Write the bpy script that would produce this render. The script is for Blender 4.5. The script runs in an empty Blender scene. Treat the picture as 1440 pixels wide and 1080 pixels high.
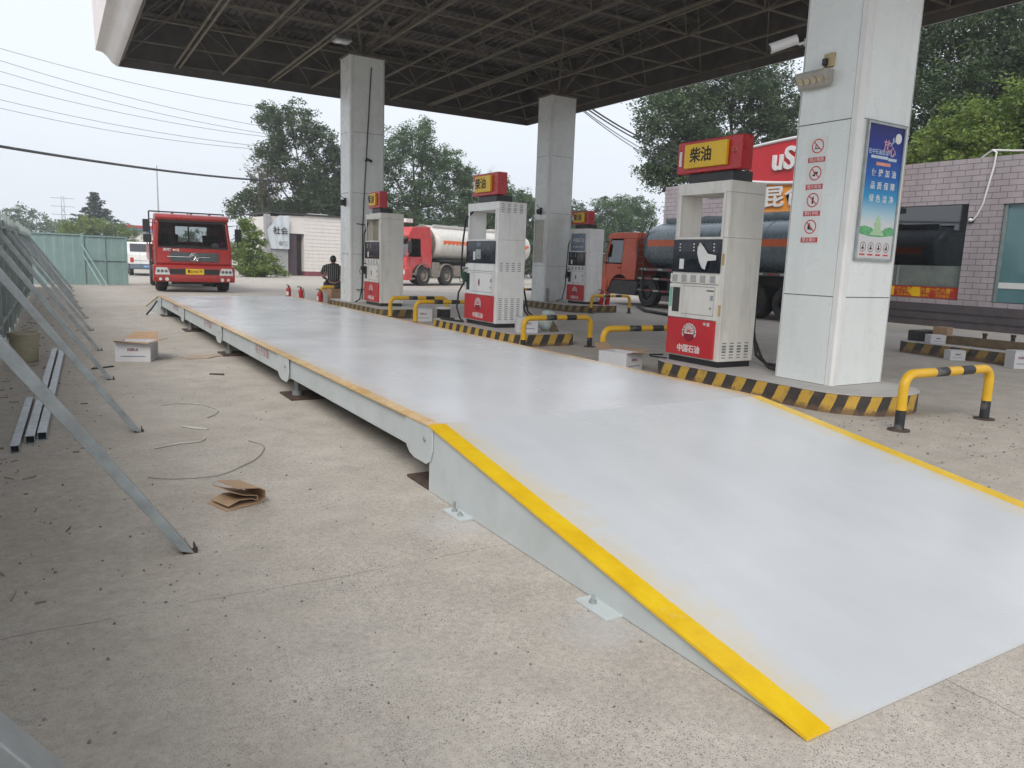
import bpy, bmesh, math, random
import numpy as np
from mathutils import Vector, Matrix
R = math.radians
random.seed(7)
S = bpy.context.scene
COL = S.collection

# ------------------------------------------------------------------ camera
FL, PITCH, ROLL, YAW = 1061.77, .161, .036, .546
CX, CY, CH = -1.95, -1.35, 1.458
cd = bpy.data.cameras.new('camera'); cam = bpy.data.objects.new('camera', cd); COL.objects.link(cam)
cd.sensor_width = 36; cd.lens = FL / 1440 * 36; cd.clip_start = .05; cd.clip_end = 2000
_f = Vector((math.sin(YAW) * math.cos(PITCH), math.cos(YAW) * math.cos(PITCH), -math.sin(PITCH)))
_r = Vector((math.cos(YAW), -math.sin(YAW), 0)); _u = _r.cross(_f)
r2 = _r * math.cos(ROLL) + _u * math.sin(ROLL); u2 = -_r * math.sin(ROLL) + _u * math.cos(ROLL)
mw = Matrix(((r2.x, u2.x, -_f.x, CX), (r2.y, u2.y, -_f.y, CY), (r2.z, u2.z, -_f.z, CH), (0, 0, 0, 1)))
cam.matrix_world = mw
S.camera = cam

# ------------------------------------------------------------------ sky, sun, exposure
SUN_EL, SUN_AZ = R(42), R(222)       # high hazy sun, behind and left of the camera
w = bpy.data.worlds.new('World'); S.world = w; w.use_nodes = True
nt = w.node_tree; nt.nodes.clear()
sky = nt.nodes.new('ShaderNodeTexSky'); sky.sky_type = 'NISHITA'; sky.sun_disc = False
sky.sun_elevation = SUN_EL; sky.sun_rotation = SUN_AZ; sky.air_density = 1.5; sky.dust_density = 6
mix = nt.nodes.new('ShaderNodeMixRGB'); mix.inputs['Fac'].default_value = .86
tc = nt.nodes.new('ShaderNodeTexCoord'); nz = nt.nodes.new('ShaderNodeTexNoise'); nz.inputs['Scale'].default_value = 1.6
nz.inputs['Detail'].default_value = 4
rp = nt.nodes.new('ShaderNodeValToRGB'); rp.color_ramp.elements[0].position = .3; rp.color_ramp.elements[1].position = .7
rp.color_ramp.elements[0].color = (6.5, 6.95, 7.7, 1); rp.color_ramp.elements[1].color = (7.1, 7.5, 8.1, 1)
bg = nt.nodes.new('ShaderNodeBackground'); bg.inputs['Strength'].default_value = .1
out = nt.nodes.new('ShaderNodeOutputWorld')
nt.links.new(tc.outputs['Generated'], nz.inputs['Vector']); nt.links.new(nz.outputs['Fac'], rp.inputs['Fac'])
nt.links.new(sky.outputs[0], mix.inputs[1]); nt.links.new(rp.outputs['Color'], mix.inputs[2])
nt.links.new(mix.outputs[0], bg.inputs[0]); nt.links.new(bg.outputs[0], out.inputs[0])
sd = bpy.data.lights.new('sun', 'SUN'); sd.energy = 1.4; sd.angle = R(30); sd.color = (1, .96, .9)
sun = bpy.data.objects.new('sun', sd); COL.objects.link(sun)
dirv = Vector((math.sin(SUN_AZ) * math.cos(SUN_EL), math.cos(SUN_AZ) * math.cos(SUN_EL), math.sin(SUN_EL)))
sun.rotation_euler = dirv.to_track_quat('Z', 'Y').to_euler()
S.view_settings.view_transform = 'Standard'; S.view_settings.look = 'None'
S.view_settings.exposure = 0.65; S.view_settings.gamma = 1
S.cycles.max_bounces = 8

# ------------------------------------------------------------------ materials
def N(nt, t, **k):
    n = nt.nodes.new(t)
    for a, b in k.items():
        if a.startswith('i_'): n.inputs[a[2:].replace('_', ' ')].default_value = b
        else: setattr(n, a, b)
    return n
def L(nt, a, b): nt.links.new(a, b)
def ramp(nt, fac, stops):
    n = nt.nodes.new('ShaderNodeValToRGB'); e = n.color_ramp.elements
    while len(e) < len(stops): e.new(.5)
    for q, (p, c) in zip(e, stops): q.position = p; q.color = (c[0], c[1], c[2], 1) if not isinstance(c, (int, float)) else (c, c, c, 1)
    L(nt, fac, n.inputs['Fac']); return n.outputs['Color']
def mixc(nt, fac, a, b, mode='MIX'):
    n = nt.nodes.new('ShaderNodeMixRGB'); n.blend_type = mode
    for s, v in ((n.inputs['Fac'], fac), (n.inputs[1], a), (n.inputs[2], b)):
        if hasattr(v, 'is_linked') or hasattr(v, 'links'): L(nt, v, s)
        elif isinstance(v, (int, float)): s.default_value = v if s.type == 'VALUE' else (v, v, v, 1)
        else: s.default_value = (*v, 1)
    return n.outputs[0]
def math_(nt, op, a, b=None, c=None):
    n = nt.nodes.new('ShaderNodeMath'); n.operation = op
    for i, v in enumerate((a, b, c)):
        if v is None: continue
        if isinstance(v, (int, float)): n.inputs[i].default_value = v
        else: L(nt, v, n.inputs[i])
    return n.outputs[0]
MATS = {}
def base(name):
    m = bpy.data.materials.new(name); m.use_nodes = True; MATS[name] = m
    nt = m.node_tree; b = nt.nodes['Principled BSDF']
    tc = nt.nodes.new('ShaderNodeTexCoord')
    return m, nt, b, tc.outputs['Object']
def noise(nt, vec, scale, detail=4, rough=.55, sc=None):
    if sc:
        mp = nt.nodes.new('ShaderNodeMapping'); mp.inputs['Scale'].default_value = sc; L(nt, vec, mp.inputs['Vector']); vec = mp.outputs[0]
    n = N(nt, 'ShaderNodeTexNoise', i_Scale=scale, i_Detail=detail, i_Roughness=rough); L(nt, vec, n.inputs['Vector'])
    return n.outputs['Fac']
def bumpn(nt, b, h, strength, dist):
    n = N(nt, 'ShaderNodeBump'); n.inputs['Strength'].default_value = strength; n.inputs['Distance'].default_value = dist
    L(nt, h, n.inputs['Height']); L(nt, n.outputs[0], b.inputs['Normal'])
def mat(name, col, rough=.6, metal=0., var=.18, scale=4., dirt=0., dirtcol=(.16, .12, .08), streak=False, dthr=None, bump=0., bscale=40., spec=.5, coat=0.):
    if name in MATS: return MATS[name]
    m, nt, b, co = base(name)
    n = noise(nt, co, scale, 5, .6)
    d = tuple(max(0, c * (1 - var)) for c in col); h = tuple(min(1, c * (1 + var * .6)) for c in col)
    c = ramp(nt, n, [(.3, d), (.7, h)])
    if dirt:
        k = noise(nt, co, 3.1 if not streak else 7, 6, .65, sc=(1, 1, .12) if streak else (1, 1, 1))
        f = math_(nt, 'MULTIPLY', ramp(nt, k, [(dthr or .48, 0), ((dthr + .04) if dthr else .72, 1)]), dirt)
        c = mixc(nt, f, c, dirtcol)
    L(nt, c, b.inputs['Base Color'])
    b.inputs['Metallic'].default_value = metal; b.inputs['Specular IOR Level'].default_value = spec
    b.inputs['Coat Weight'].default_value = coat
    rr = ramp(nt, noise(nt, co, scale * 2.3, 4), [(.3, max(0, rough - .08)), (.7, min(1, rough + .1))])
    L(nt, rr, b.inputs['Roughness'])
    if bump: bumpn(nt, b, noise(nt, co, bscale, 4), bump, .01)
    return m

WHITE = mat('white_enamel', (.84, .84, .83), .35, var=.06, dirt=.35, dirtcol=(.38, .35, .3), streak=True)
BEIGE = mat('aged_white_enamel', (.76, .74, .69), .42, var=.06, dirt=.35, dirtcol=(.3, .27, .22), streak=True)
RED = mat('red_panel', (.56, .025, .035), .4, var=.1, dirt=.2)
DRED = mat('red_signbox', (.5, .015, .02), .3, var=.12, dirt=.15)
YEL = mat('yellow_sign', (.80, .50, .012), .4, var=.06, dirt=.15)
BLACK = mat('black_plastic', (.018, .018, .02), .4)
DARK = mat('dark_steel', (.03, .03, .032), .6, dirt=.3)
INK = mat('black_ink', (.015, .012, .01), .6)
WINK = mat('white_lettering', (.75, .75, .73), .5, var=.05)
RINK = mat('red_lettering', (.45, .03, .04), .5, var=.2)
RUB = mat('rubber', (.02, .02, .021), .7, dirt=.5, dirtcol=(.1, .09, .075))
GALV = mat('galvanised_steel', (.36, .39, .40), .42, metal=.35, var=.25, scale=9, dirt=.35, dirtcol=(.26, .25, .23), bump=.1)
RUST = mat('rusty_steel', (.085, .055, .042), .8, var=.5, scale=14, bump=.3)
CARD = mat('cardboard', (.40, .27, .17), .85, var=.12, scale=7)
CARDW = mat('white_carton', (.62, .62, .64), .7, var=.07)
PGREY = mat('painted_grey_steel', (.52, .565, .575), .38, var=.08, scale=2.5, dirt=.25, dirtcol=(.3, .3, .28))
HOOPY = mat('hoop_yellow', (.72, .42, .02), .4, var=.15, dirt=.75, dthr=.6, dirtcol=(.25, .12, .03))
HOOPB = mat('hoop_black', (.018, .02, .024), .45, dirt=.6, dthr=.56, dirtcol=(.16, .15, .14))
COLP = mat('column_panel', (.76, .80, .785), .28, var=.035, scale=1.6, dirt=.14, dirtcol=(.42, .42, .38), streak=True)
COLT = mat('column_trim', (.80, .80, .79), .35, var=.06, dirt=.3, dirtcol=(.4, .38, .34), streak=True)
SEAM = mat('dark_seam', (.22, .22, .22), .8)
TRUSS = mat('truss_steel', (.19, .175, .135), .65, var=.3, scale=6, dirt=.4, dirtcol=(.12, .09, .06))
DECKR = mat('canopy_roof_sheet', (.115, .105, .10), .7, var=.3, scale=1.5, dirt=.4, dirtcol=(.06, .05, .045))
FASC = mat('canopy_fascia', (.66, .66, .66), .4, var=.08, scale=1, dirt=.3, dirtcol=(.45, .4, .38), streak=True)
FASP = mat('canopy_fascia_face', (.72, .64, .63), .4, var=.06, scale=1, dirt=.2, dirtcol=(.6, .3, .3), streak=True)
GREENP = mat('green_hoarding', (.21, .32, .31), .5, var=.12, scale=2, dirt=.3, dirtcol=(.2, .22, .2), streak=True)
GREYP = mat('dull_hoarding', (.33, .40, .385), .55, var=.15, scale=2, dirt=.4, dirtcol=(.2, .19, .17), streak=True)
CREAM = mat('white_plaster', (.70, .67, .64), .8, var=.06, dirt=.3, dirtcol=(.45, .42, .38), streak=True)
TRED = mat('truck_red', (.36, .022, .02), .32, var=.1, dirt=.35, dirtcol=(.28, .1, .07), coat=.2)
TRED2 = mat('tractor_red', (.55, .045, .05), .35, var=.1, dirt=.4, dirtcol=(.4, .25, .2), coat=.2)
TORG = mat('cab_orange_red', (.6, .085, .025), .4, var=.12, dirt=.3, dirtcol=(.3, .12, .07))
TWHITE = mat('tank_white', (.66, .64, .60), .32, var=.06, dirt=.4, dirtcol=(.42, .36, .28))
TBLUE = mat('tank_blue_grey', (.165, .215, .24), .25, var=.1, dirt=.15, dirtcol=(.2, .19, .17), streak=True)
ORST = mat('orange_stripe', (.72, .13, .03), .5, var=.1)
CHROME = mat('chrome', (.7, .7, .7), .15, metal=1., var=.05)
MUD = mat('muddy_grey', (.25, .225, .19), .7, var=.3, scale=5, bump=.2)
CONC = mat('island_concrete', (.50, .48, .46), .75, var=.14, scale=3, dirt=.3, dirtcol=(.25, .22, .19), bump=.2)
WOOD = mat('weathered_board', (.16, .115, .07), .8, var=.3, scale=8)
TRUNK = mat('bark', (.10, .08, .06), .9, var=.3, scale=9, bump=.4, bscale=18)
SKIN = mat('skin', (.42, .24, .16), .55, var=.06)
HAIR = mat('black_hair', (.012, .011, .01), .5)
PLAS = mat('white_plastic', (.70, .70, .70), .4, var=.04)
TEAL = mat('teal_glass', (.10, .21, .23), .08, var=.15, scale=.8)
LENS = mat('lamp_lens', (.6, .62, .62), .12, var=.1, scale=30)
ORG = mat('orange_sign_face', (.80, .30, .03), .45, var=.06)
BLUEC = mat('sky_blue_sheet', (.08, .2, .45), .5)
EXTR = mat('extinguisher_red', (.5, .02, .02), .3)
PINK = mat('pink_cloth', (.5, .08, .3), .8)
BUCK = mat('bucket_plastic', (.42, .38, .27), .5, var=.15, dirt=.6, dirtcol=(.3, .25, .17))

def glass(name, tint=(.5, .55, .56), clear=.65, rough=.03):
    m = bpy.data.materials.new(name); m.use_nodes = True; nt = m.node_tree; nt.nodes.clear()
    o = N(nt, 'ShaderNodeOutputMaterial'); t = N(nt, 'ShaderNodeBsdfTransparent'); t.inputs[0].default_value = (*tint, 1)
    g = N(nt, 'ShaderNodeBsdfGlossy'); g.inputs['Roughness'].default_value = rough; g.inputs[0].default_value = (.9, .92, .95, 1)
    fr = N(nt, 'ShaderNodeFresnel'); fr.inputs['IOR'].default_value = 1.5
    f = math_(nt, 'ADD', fr.outputs[0], 1 - clear - .25)
    mx = N(nt, 'ShaderNodeMixShader'); L(nt, f, mx.inputs[0]); L(nt, t.outputs[0], mx.inputs[1]); L(nt, g.outputs[0], mx.inputs[2]); L(nt, mx.outputs[0], o.inputs[0])
    MATS[name] = m; return m
GLASS = glass('windscreen_glass', (.45, .5, .5), .6); WGL = glass('dark_window_glass', (.06, .07, .07), .66)

def stripes(name, a, b, period, k, dirt=.5, coords='kerb'):
    m, nt, bs, co = base(name)
    sp = N(nt, 'ShaderNodeSeparateXYZ'); L(nt, co, sp.inputs[0])
    s = math_(nt, 'SUBTRACT', sp.outputs['Y'], sp.outputs['X'])
    s = math_(nt, 'ADD', s, math_(nt, 'MULTIPLY', sp.outputs['Z'], k))
    s = math_(nt, 'ADD', s, math_(nt, 'MULTIPLY', noise(nt, co, 9, 3), .035))
    fr = math_(nt, 'FRACT', math_(nt, 'DIVIDE', s, period))
    c = mixc(nt, math_(nt, 'GREATER_THAN', fr, .5), a, b)
    wear = ramp(nt, noise(nt, co, 7, 7, .7), [(.52, 0), (.66, 1)])
    c = mixc(nt, math_(nt, 'MULTIPLY', wear, dirt), c, (.14, .09, .055))
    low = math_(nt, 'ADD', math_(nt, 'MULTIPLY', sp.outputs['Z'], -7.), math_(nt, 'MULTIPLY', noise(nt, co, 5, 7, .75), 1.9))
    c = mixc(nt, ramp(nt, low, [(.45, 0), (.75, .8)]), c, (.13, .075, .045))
    c = mixc(nt, math_(nt, 'MULTIPLY', noise(nt, co, 40, 3), .4), c, (.16, .13, .1))
    L(nt, c, bs.inputs['Base Color']); bs.inputs['Roughness'].default_value = .6
    bumpn(nt, bs, noise(nt, co, 30, 5), .35, .01)
    return m
KERB = stripes('kerb_paint', (.66, .40, .04), (.014, .014, .017), .31, .45)
KERBO = stripes('old_kerb_paint', (.30, .19, .04), (.02, .024, .024), .33, .45, .75)

# ground concrete
def ground_mat():
    m, nt, b, co = base('yard_concrete')
    sp = N(nt, 'ShaderNodeSeparateXYZ'); L(nt, co, sp.inputs[0]); X, Y = sp.outputs['X'], sp.outputs['Y']
    c = ramp(nt, noise(nt, co, .45, 6, .6), [(.3, (.46, .415, .36)), (.55, (.53, .485, .43)), (.75, (.58, .54, .485))])
    c = mixc(nt, .5, c, ramp(nt, noise(nt, co, 3.3, 6, .65), [(.3, .6), (.7, 1.1)]), 'MULTIPLY')
    c = mixc(nt, .75, c, ramp(nt, noise(nt, co, 34, 8, .8), [(.35, .72), (.65, 1.22)]), 'MULTIPLY')
    c = mixc(nt, .5, c, ramp(nt, noise(nt, co, 300, 3, .8), [(.38, .5), (.62, 1.4)]), 'MULTIPLY')
    # aggregate showing through
    vo = N(nt, 'ShaderNodeTexVoronoi', i_Scale=62.); L(nt, co, vo.inputs['Vector'])
    st = math_(nt, 'LESS_THAN', vo.outputs['Distance'], .20)
    zone = ramp(nt, noise(nt, co, 1.3, 5, .6), [(.42, .12), (.62, .75)])
    c = mixc(nt, math_(nt, 'MULTIPLY', st, zone), c, (.15, .14, .13))
    vo2 = N(nt, 'ShaderNodeTexVoronoi', i_Scale=17.); L(nt, co, vo2.inputs['Vector'])
    st2 = math_(nt, 'MULTIPLY', math_(nt, 'LESS_THAN', vo2.outputs['Distance'], .085), ramp(nt, noise(nt, co, 2.1, 4), [(.45, 0), (.6, .8)]))
    c = mixc(nt, st2, c, (.09, .08, .07))
    vo3 = N(nt, 'ShaderNodeTexVoronoi', i_Scale=120.); L(nt, co, vo3.inputs['Vector'])
    c = mixc(nt, math_(nt, 'MULTIPLY', math_(nt, 'LESS_THAN', vo3.outputs['Distance'], .26), ramp(nt, noise(nt, co, 1.9, 6, .7), [(.38, .2), (.6, 1.)])), c, (.14, .13, .12))
    # old dark stains
    c = mixc(nt, ramp(nt, noise(nt, co, .9, 7, .7), [(.6, 0), (.74, .45)]), c, (.17, .15, .13))
    # soil drifting out from under the hoarding
    dx = math_(nt, 'ADD', X, math_(nt, 'MULTIPLY', noise(nt, co, 1.1, 6, .65), -1.3))
    soil = ramp(nt, math_(nt, 'ADD', math_(nt, 'MULTIPLY', dx, -.5), -.72), [(.05, 0), (.5, .55)])
    c = mixc(nt, soil, c, ramp(nt, noise(nt, co, 14, 6, .7), [(.3, (.26, .215, .17)), (.7, (.46, .40, .33))]))
    # white paint overspray round the ramp anchors
    for px, py, r in ((-.12, 2.25, .42), (-.1, .9, .42), (-.1, 1.6, .2)):
        ddx = math_(nt, 'ADD', X, -px); ddy = math_(nt, 'ADD', Y, -py)
        d = math_(nt, 'SQRT', math_(nt, 'ADD', math_(nt, 'MULTIPLY', ddx, ddx), math_(nt, 'MULTIPLY', ddy, ddy)))
        d = math_(nt, 'ADD', d, math_(nt, 'MULTIPLY', noise(nt, co, 9, 5), .3))
        f = ramp(nt, math_(nt, 'DIVIDE', d, r), [(.35, .5), (1.3, 0)])
        c = mixc(nt, f, c, (.5, .5, .52))
    # slab joints
    wob = math_(nt, 'MULTIPLY', math_(nt, 'ADD', noise(nt, co, 1.3, 7, .62), -.5), .16)
    jy = math_(nt, 'ABSOLUTE', math_(nt, 'ADD', math_(nt, 'WRAP', math_(nt, 'ADD', math_(nt, 'ADD', Y, wob), -1.86 + 2.5), 5., 0.), -2.5))
    jx = math_(nt, 'ABSOLUTE', math_(nt, 'ADD', math_(nt, 'WRAP', math_(nt, 'ADD', math_(nt, 'ADD', X, wob), -.78 + 2.25), 4.5, 0.), -2.25))
    brk = ramp(nt, noise(nt, co, 1.1, 9, .8), [(.38, 0), (.56, 1)])
    for j in (jy, jx):
        q = j
        c = mixc(nt, math_(nt, 'MULTIPLY', math_(nt, 'LESS_THAN', q, .0045), math_(nt, 'MULTIPLY', brk, .6)), c, (.12, .11, .10))
    L(nt, c, b.inputs['Base Color'])
    b.inputs['Roughness'].default_value = .85; b.inputs['Specular IOR Level'].default_value = .3
    h = math_(nt, 'ADD', math_(nt, 'MULTIPLY', noise(nt, co, 90, 4, .7), .6), math_(nt, 'MULTIPLY', noise(nt, co, 12, 5, .6), .7))
    bumpn(nt, b, h, .3, .012)
    return m

def plate_mat(name, stripe_w, fade):
    m, nt, b, co = base(name)
    sp = N(nt, 'ShaderNodeSeparateXYZ'); L(nt, co, sp.inputs[0]); X = sp.outputs['X']
    c = ramp(nt, noise(nt, co, .8, 6, .6), [(.3, (.60, .615, .645)), (.7, (.66, .67, .695))] if fade else [(.3, (.54, .565, .59)), (.7, (.61, .63, .65))])  # ramp: same paint as the deck, darkened to offset sun on its slope
    c = mixc(nt, .5, c, ramp(nt, noise(nt, co, 2.2, 6, .65, sc=(2.2, .5, 1)), [(.3, .93), (.7, 1.03)]), 'MULTIPLY')
    c = mixc(nt, ramp(nt, noise(nt, co, 5, 7, .75), [(.62, 0), (.85, .16)]), c, (.42, .40, .39))
    c = mixc(nt, ramp(nt, noise(nt, co, 35, 3, .7), [(.72, 0), (.78, .5)]), c, (.22, .2, .19))
    e = math_(nt, 'MINIMUM', X, math_(nt, 'SUBTRACT', 3.0, X))
    n1 = noise(nt, co, 5, 6, .7)
    sprayed = ramp(nt, math_(nt, 'ADD', e, math_(nt, 'MULTIPLY', math_(nt, 'ADD', n1, -.5), -.5)), [(stripe_w - .02, .5), (stripe_w + .17, 0)])
    c = mixc(nt, sprayed, c, (.66, .52, .27) if not fade else (.58, .45, .3))
    yc = ramp(nt, noise(nt, co, 6, 6, .7), [(.3, (.70, .42, .01)), (.7, (.82, .56, .02))]) if not fade else ramp(nt, noise(nt, co, 9, 6, .7), [(.35, (.62, .34, .08)), (.6, (.72, .50, .22))])
    edge = math_(nt, 'LESS_THAN', math_(nt, 'ADD', e, math_(nt, 'MULTIPLY', math_(nt, 'ADD', noise(nt, co, 30, 4), -.5), .01 if not fade else .05)), stripe_w)
    worn = ramp(nt, noise(nt, co, 13, 7, .75), [(.62 if not fade else .5, 1), (.7 if not fade else .66, .55 if not fade else .3)])
    c = mixc(nt, math_(nt, 'MULTIPLY', edge, worn), c, yc)
    chip = ramp(nt, noise(nt, co, 16, 8, .8, sc=(1, .35, 1)), [(.70, 0), (.735, .8)])
    c = mixc(nt, math_(nt, 'MULTIPLY', chip, math_(nt, 'LESS_THAN', e, stripe_w + .03)), c, (.10, .07, .03))
    speck = math_(nt, 'MULTIPLY', ramp(nt, noise(nt, co, 55, 4, .7), [(.7, 0), (.74, .6)]), ramp(nt, noise(nt, co, 2.1, 4), [(.55, 0), (.65, 1)]))
    c = mixc(nt, speck, c, (.2, .18, .16))
    scuff = ramp(nt, noise(nt, co, 6, 8, .8, sc=(.25, 1.6, 1)), [(.6, 0), (.8, .22)])
    c = mixc(nt, scuff, c, (.44, .42, .40))
    L(nt, c, b.inputs['Base Color'])
    rr = ramp(nt, noise(nt, co, 1.1, 3, .5), [(.3, .16), (.7, .30)])
    L(nt, rr, b.inputs['Roughness']); b.inputs['Specular IOR Level'].default_value = .55
    bumpn(nt, b, noise(nt, co, 1.5, 3), .12, .02)
    return m

def tile_mat():
    m, nt, b, co = base('mauve_wall_tile')
    mp = N(nt, 'ShaderNodeMapping'); mp.inputs['Rotation'].default_value = (0, 0, 0)
    sp = N(nt, 'ShaderNodeSeparateXYZ'); L(nt, co, sp.inputs[0])
    cb = N(nt, 'ShaderNodeCombineXYZ'); L(nt, math_(nt, 'ADD', sp.outputs['Y'], sp.outputs['X']), cb.inputs[0]); L(nt, sp.outputs['Z'], cb.inputs[1])
    br = N(nt, 'ShaderNodeTexBrick', i_Scale=1.); L(nt, cb.outputs[0], br.inputs['Vector'])
    br.inputs['Brick Width'].default_value = .40; br.inputs['Row Height'].default_value = .165; br.inputs['Mortar Size'].default_value = .009
    br.inputs['Color1'].default_value = (.42, .37, .39, 1); br.inputs['Color2'].default_value = (.385, .35, .37, 1); br.inputs['Mortar'].default_value = (.13, .10, .12, 1)
    c = mixc(nt, .4, br.outputs['Color'], ramp(nt, noise(nt, co, 1.2, 6), [(.3, .6), (.7, 1.12)]), 'MULTIPLY')
    c = mixc(nt, .5, c, ramp(nt, noise(nt, co, 3, 6, .7, sc=(1, 1, .15)), [(.35, .75), (.6, 1.05)]), 'MULTIPLY')
    L(nt, c, b.inputs['Base Color']); b.inputs['Roughness'].default_value = .35
    return m
def leaf_mat(name, a, b_, c_, tr=.3):
    m = bpy.data.materials.new(name); m.use_nodes = True; nt = m.node_tree; nt.nodes.clear(); MATS[name] = m
    o = N(nt, 'ShaderNodeOutputMaterial'); g = N(nt, 'ShaderNodeNewGeometry')
    tcn = N(nt, 'ShaderNodeTexCoord')
    f = math_(nt, 'ADD', math_(nt, 'MULTIPLY', g.outputs['Random Per Island'], .55), math_(nt, 'MULTIPLY', ramp(nt, noise(nt, tcn.outputs['Object'], .9, 3, .6), [(.35, 0), (.65, 1)]), .45))
    c = ramp(nt, f, [(.05, a), (.5, b_), (.95, c_)])
    d = N(nt, 'ShaderNodeBsdfPrincipled'); d.inputs['Roughness'].default_value = .5; L(nt, c, d.inputs['Base Color'])
    t = N(nt, 'ShaderNodeBsdfTranslucent'); L(nt, c, t.inputs[0])
    mx = N(nt, 'ShaderNodeMixShader'); mx.inputs[0].default_value = tr
    L(nt, d.outputs[0], mx.inputs[1]); L(nt, t.outputs[0], mx.inputs[2]); L(nt, mx.outputs[0], o.inputs[0]); return m
LEAFD = leaf_mat('dark_leaves', (.03, .062, .026), (.058, .10, .04), (.115, .165, .07))
LEAFM = leaf_mat('mid_leaves', (.035, .08, .028), (.065, .13, .045), (.12, .19, .07))
LEAFL = leaf_mat('light_leaves', (.07, .125, .022), (.145, .22, .04), (.27, .34, .08))
LEAFC = leaf_mat('conifer_needles', (.03, .045, .04), (.045, .07, .06), (.07, .10, .08), .1)

# ------------------------------------------------------------------ mesh helpers
class MB:
    def __init__(s): s.v = []; s.f = []; s.m = []
    def add(s, vs, fs, mi=0):
        o = len(s.v); s.v += [tuple(v) for v in vs]; s.f += [tuple(o + i for i in f) for f in fs]; s.m += [mi] * len(fs); return s
    def hexa(s, p, mi=0):   # p: 4 bottom ring, 4 top ring
        return s.add(p, [(3, 2, 1, 0), (4, 5, 6, 7), (0, 1, 5, 4), (1, 2, 6, 5), (2, 3, 7, 6), (3, 0, 4, 7)], mi)
    def box(s, x0, x1, y0, y1, z0, z1, mi=0):
        return s.hexa([(x0, y0, z0), (x1, y0, z0), (x1, y1, z0), (x0, y1, z0), (x0, y0, z1), (x1, y0, z1), (x1, y1, z1), (x0, y1, z1)], mi)
    def prism(s, pts, ax, a, b, mi=0, mside=None):
        n = len(pts)
        def P(p, t): return {'x': (t, p[0], p[1]), 'y': (p[0], t, p[1]), 'z': (p[0], p[1], t)}[ax]
        vs = [P(p, a) for p in pts] + [P(p, b) for p in pts]
        o = len(s.v); s.v += vs
        s.f += [tuple(o + i for i in reversed(range(n))), tuple(o + n + i for i in range(n))]; s.m += [mi, mi]
        for i in range(n):
            j = (i + 1) % n; s.f.append((o + i, o + j, o + n + j, o + n + i)); s.m.append(mi if mside is None else mside)
        return s
    def tube(s, pts, r, n=8, mi=0, caps=True, mis=None):
        P = [Vector(p) for p in pts]; rr = r if isinstance(r, (list, tuple)) else [r] * len(P)
        t0 = (P[1] - P[0]).normalized(); up = Vector((0, 0, 1)) if abs(t0.z) < .9 else Vector((1, 0, 0))
        a = t0.cross(up).normalized(); o = len(s.v)
        for i, p in enumerate(P):
            t = (P[min(i + 1, len(P) - 1)] - P[max(i - 1, 0)]).normalized()
            a = (a - t * a.dot(t)).normalized(); b = t.cross(a)
            for k in range(n):
                q = 2 * math.pi * k / n; v = p + (a * math.cos(q) + b * math.sin(q)) * rr[i]; s.v.append(tuple(v))
        for i in range(len(P) - 1):
            for k in range(n):
                k2 = (k + 1) % n; s.f.append((o + i * n + k, o + i * n + k2, o + (i + 1) * n + k2, o + (i + 1) * n + k)); s.m.append(mis[i] if mis else mi)
        if caps:
            s.f.append(tuple(o + k for k in reversed(range(n)))); s.m.append(mis[0] if mis else mi)
            e = o + (len(P) - 1) * n; s.f.append(tuple(e + k for k in range(n))); s.m.append(mis[-1] if mis else mi)
        return s
    def cyl(s, a, b, r, r1=None, n=20, mi=0): return s.tube([a, b], [r, r if r1 is None else r1], n, mi)
    def lathe(s, prof, c=(0, 0, 0), ax='z', n=24, mi=0):
        o = len(s.v); m = len(prof)
        for k in range(n):
            q = 2 * math.pi * k / n; cs, sn = math.cos(q), math.sin(q)
            for r, h in prof:
                v = {'z': (r * cs, r * sn, h), 'x': (h, r * cs, r * sn), 'y': (r * cs, h, r * sn)}[ax]
                s.v.append((v[0] + c[0], v[1] + c[1], v[2] + c[2]))
        for k in range(n):
            k2 = (k + 1) % n
            for i in range(m - 1): s.f.append((o + k * m + i, o + k2 * m + i, o + k2 * m + i + 1, o + k * m + i + 1)); s.m.append(mi)
        return s
    def ball(s, c, r, n=12, mi=0):
        if isinstance(r, (int, float)): r = (r, r, r)
        o = len(s.v); h = n // 2 + 1
        for i in range(h):
            ph = math.pi * i / (h - 1)
            for k in range(n):
                q = 2 * math.pi * k / n; s.v.append((c[0] + r[0] * math.sin(ph) * math.cos(q), c[1] + r[1] * math.sin(ph) * math.sin(q), c[2] + r[2] * math.cos(ph)))
        for i in range(h - 1):
            for k in range(n): k2 = (k + 1) % n; s.f.append((o + i * n + k, o + (i + 1) * n + k, o + (i + 1) * n + k2, o + i * n + k2)); s.m.append(mi)
        return s
    def build(s, name, mats, parent=None, loc=(0, 0, 0), rot=(0, 0, 0), smooth=None, bevel=0, fix=True, label=None):
        me = bpy.data.meshes.new(name); me.from_pydata(s.v, [], s.f)
        if not isinstance(mats, (list, tuple)): mats = [mats]
        for m in mats: me.materials.append(m)
        if len(mats) > 1: me.polygons.foreach_set('material_index', s.m)
        if fix:
            bm = bmesh.new(); bm.from_mesh(me); bmesh.ops.remove_doubles(bm, verts=bm.verts, dist=1e-5)
            bmesh.ops.recalc_face_normals(bm, faces=bm.faces); bm.to_mesh(me); bm.free()
        if smooth is not None:
            me.shade_smooth(); me.set_sharp_from_angle(angle=R(smooth))
        o = bpy.data.objects.new(name, me); COL.objects.link(o); o.location = loc; o.rotation_euler = rot
        if parent: o.parent = parent
        if bevel:
            b = o.modifiers.new('bevel', 'BEVEL'); b.width = bevel; b.segments = 2; b.limit_method = 'ANGLE'; b.angle_limit = R(40)
        if label: o['label'] = label
        return o
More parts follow.
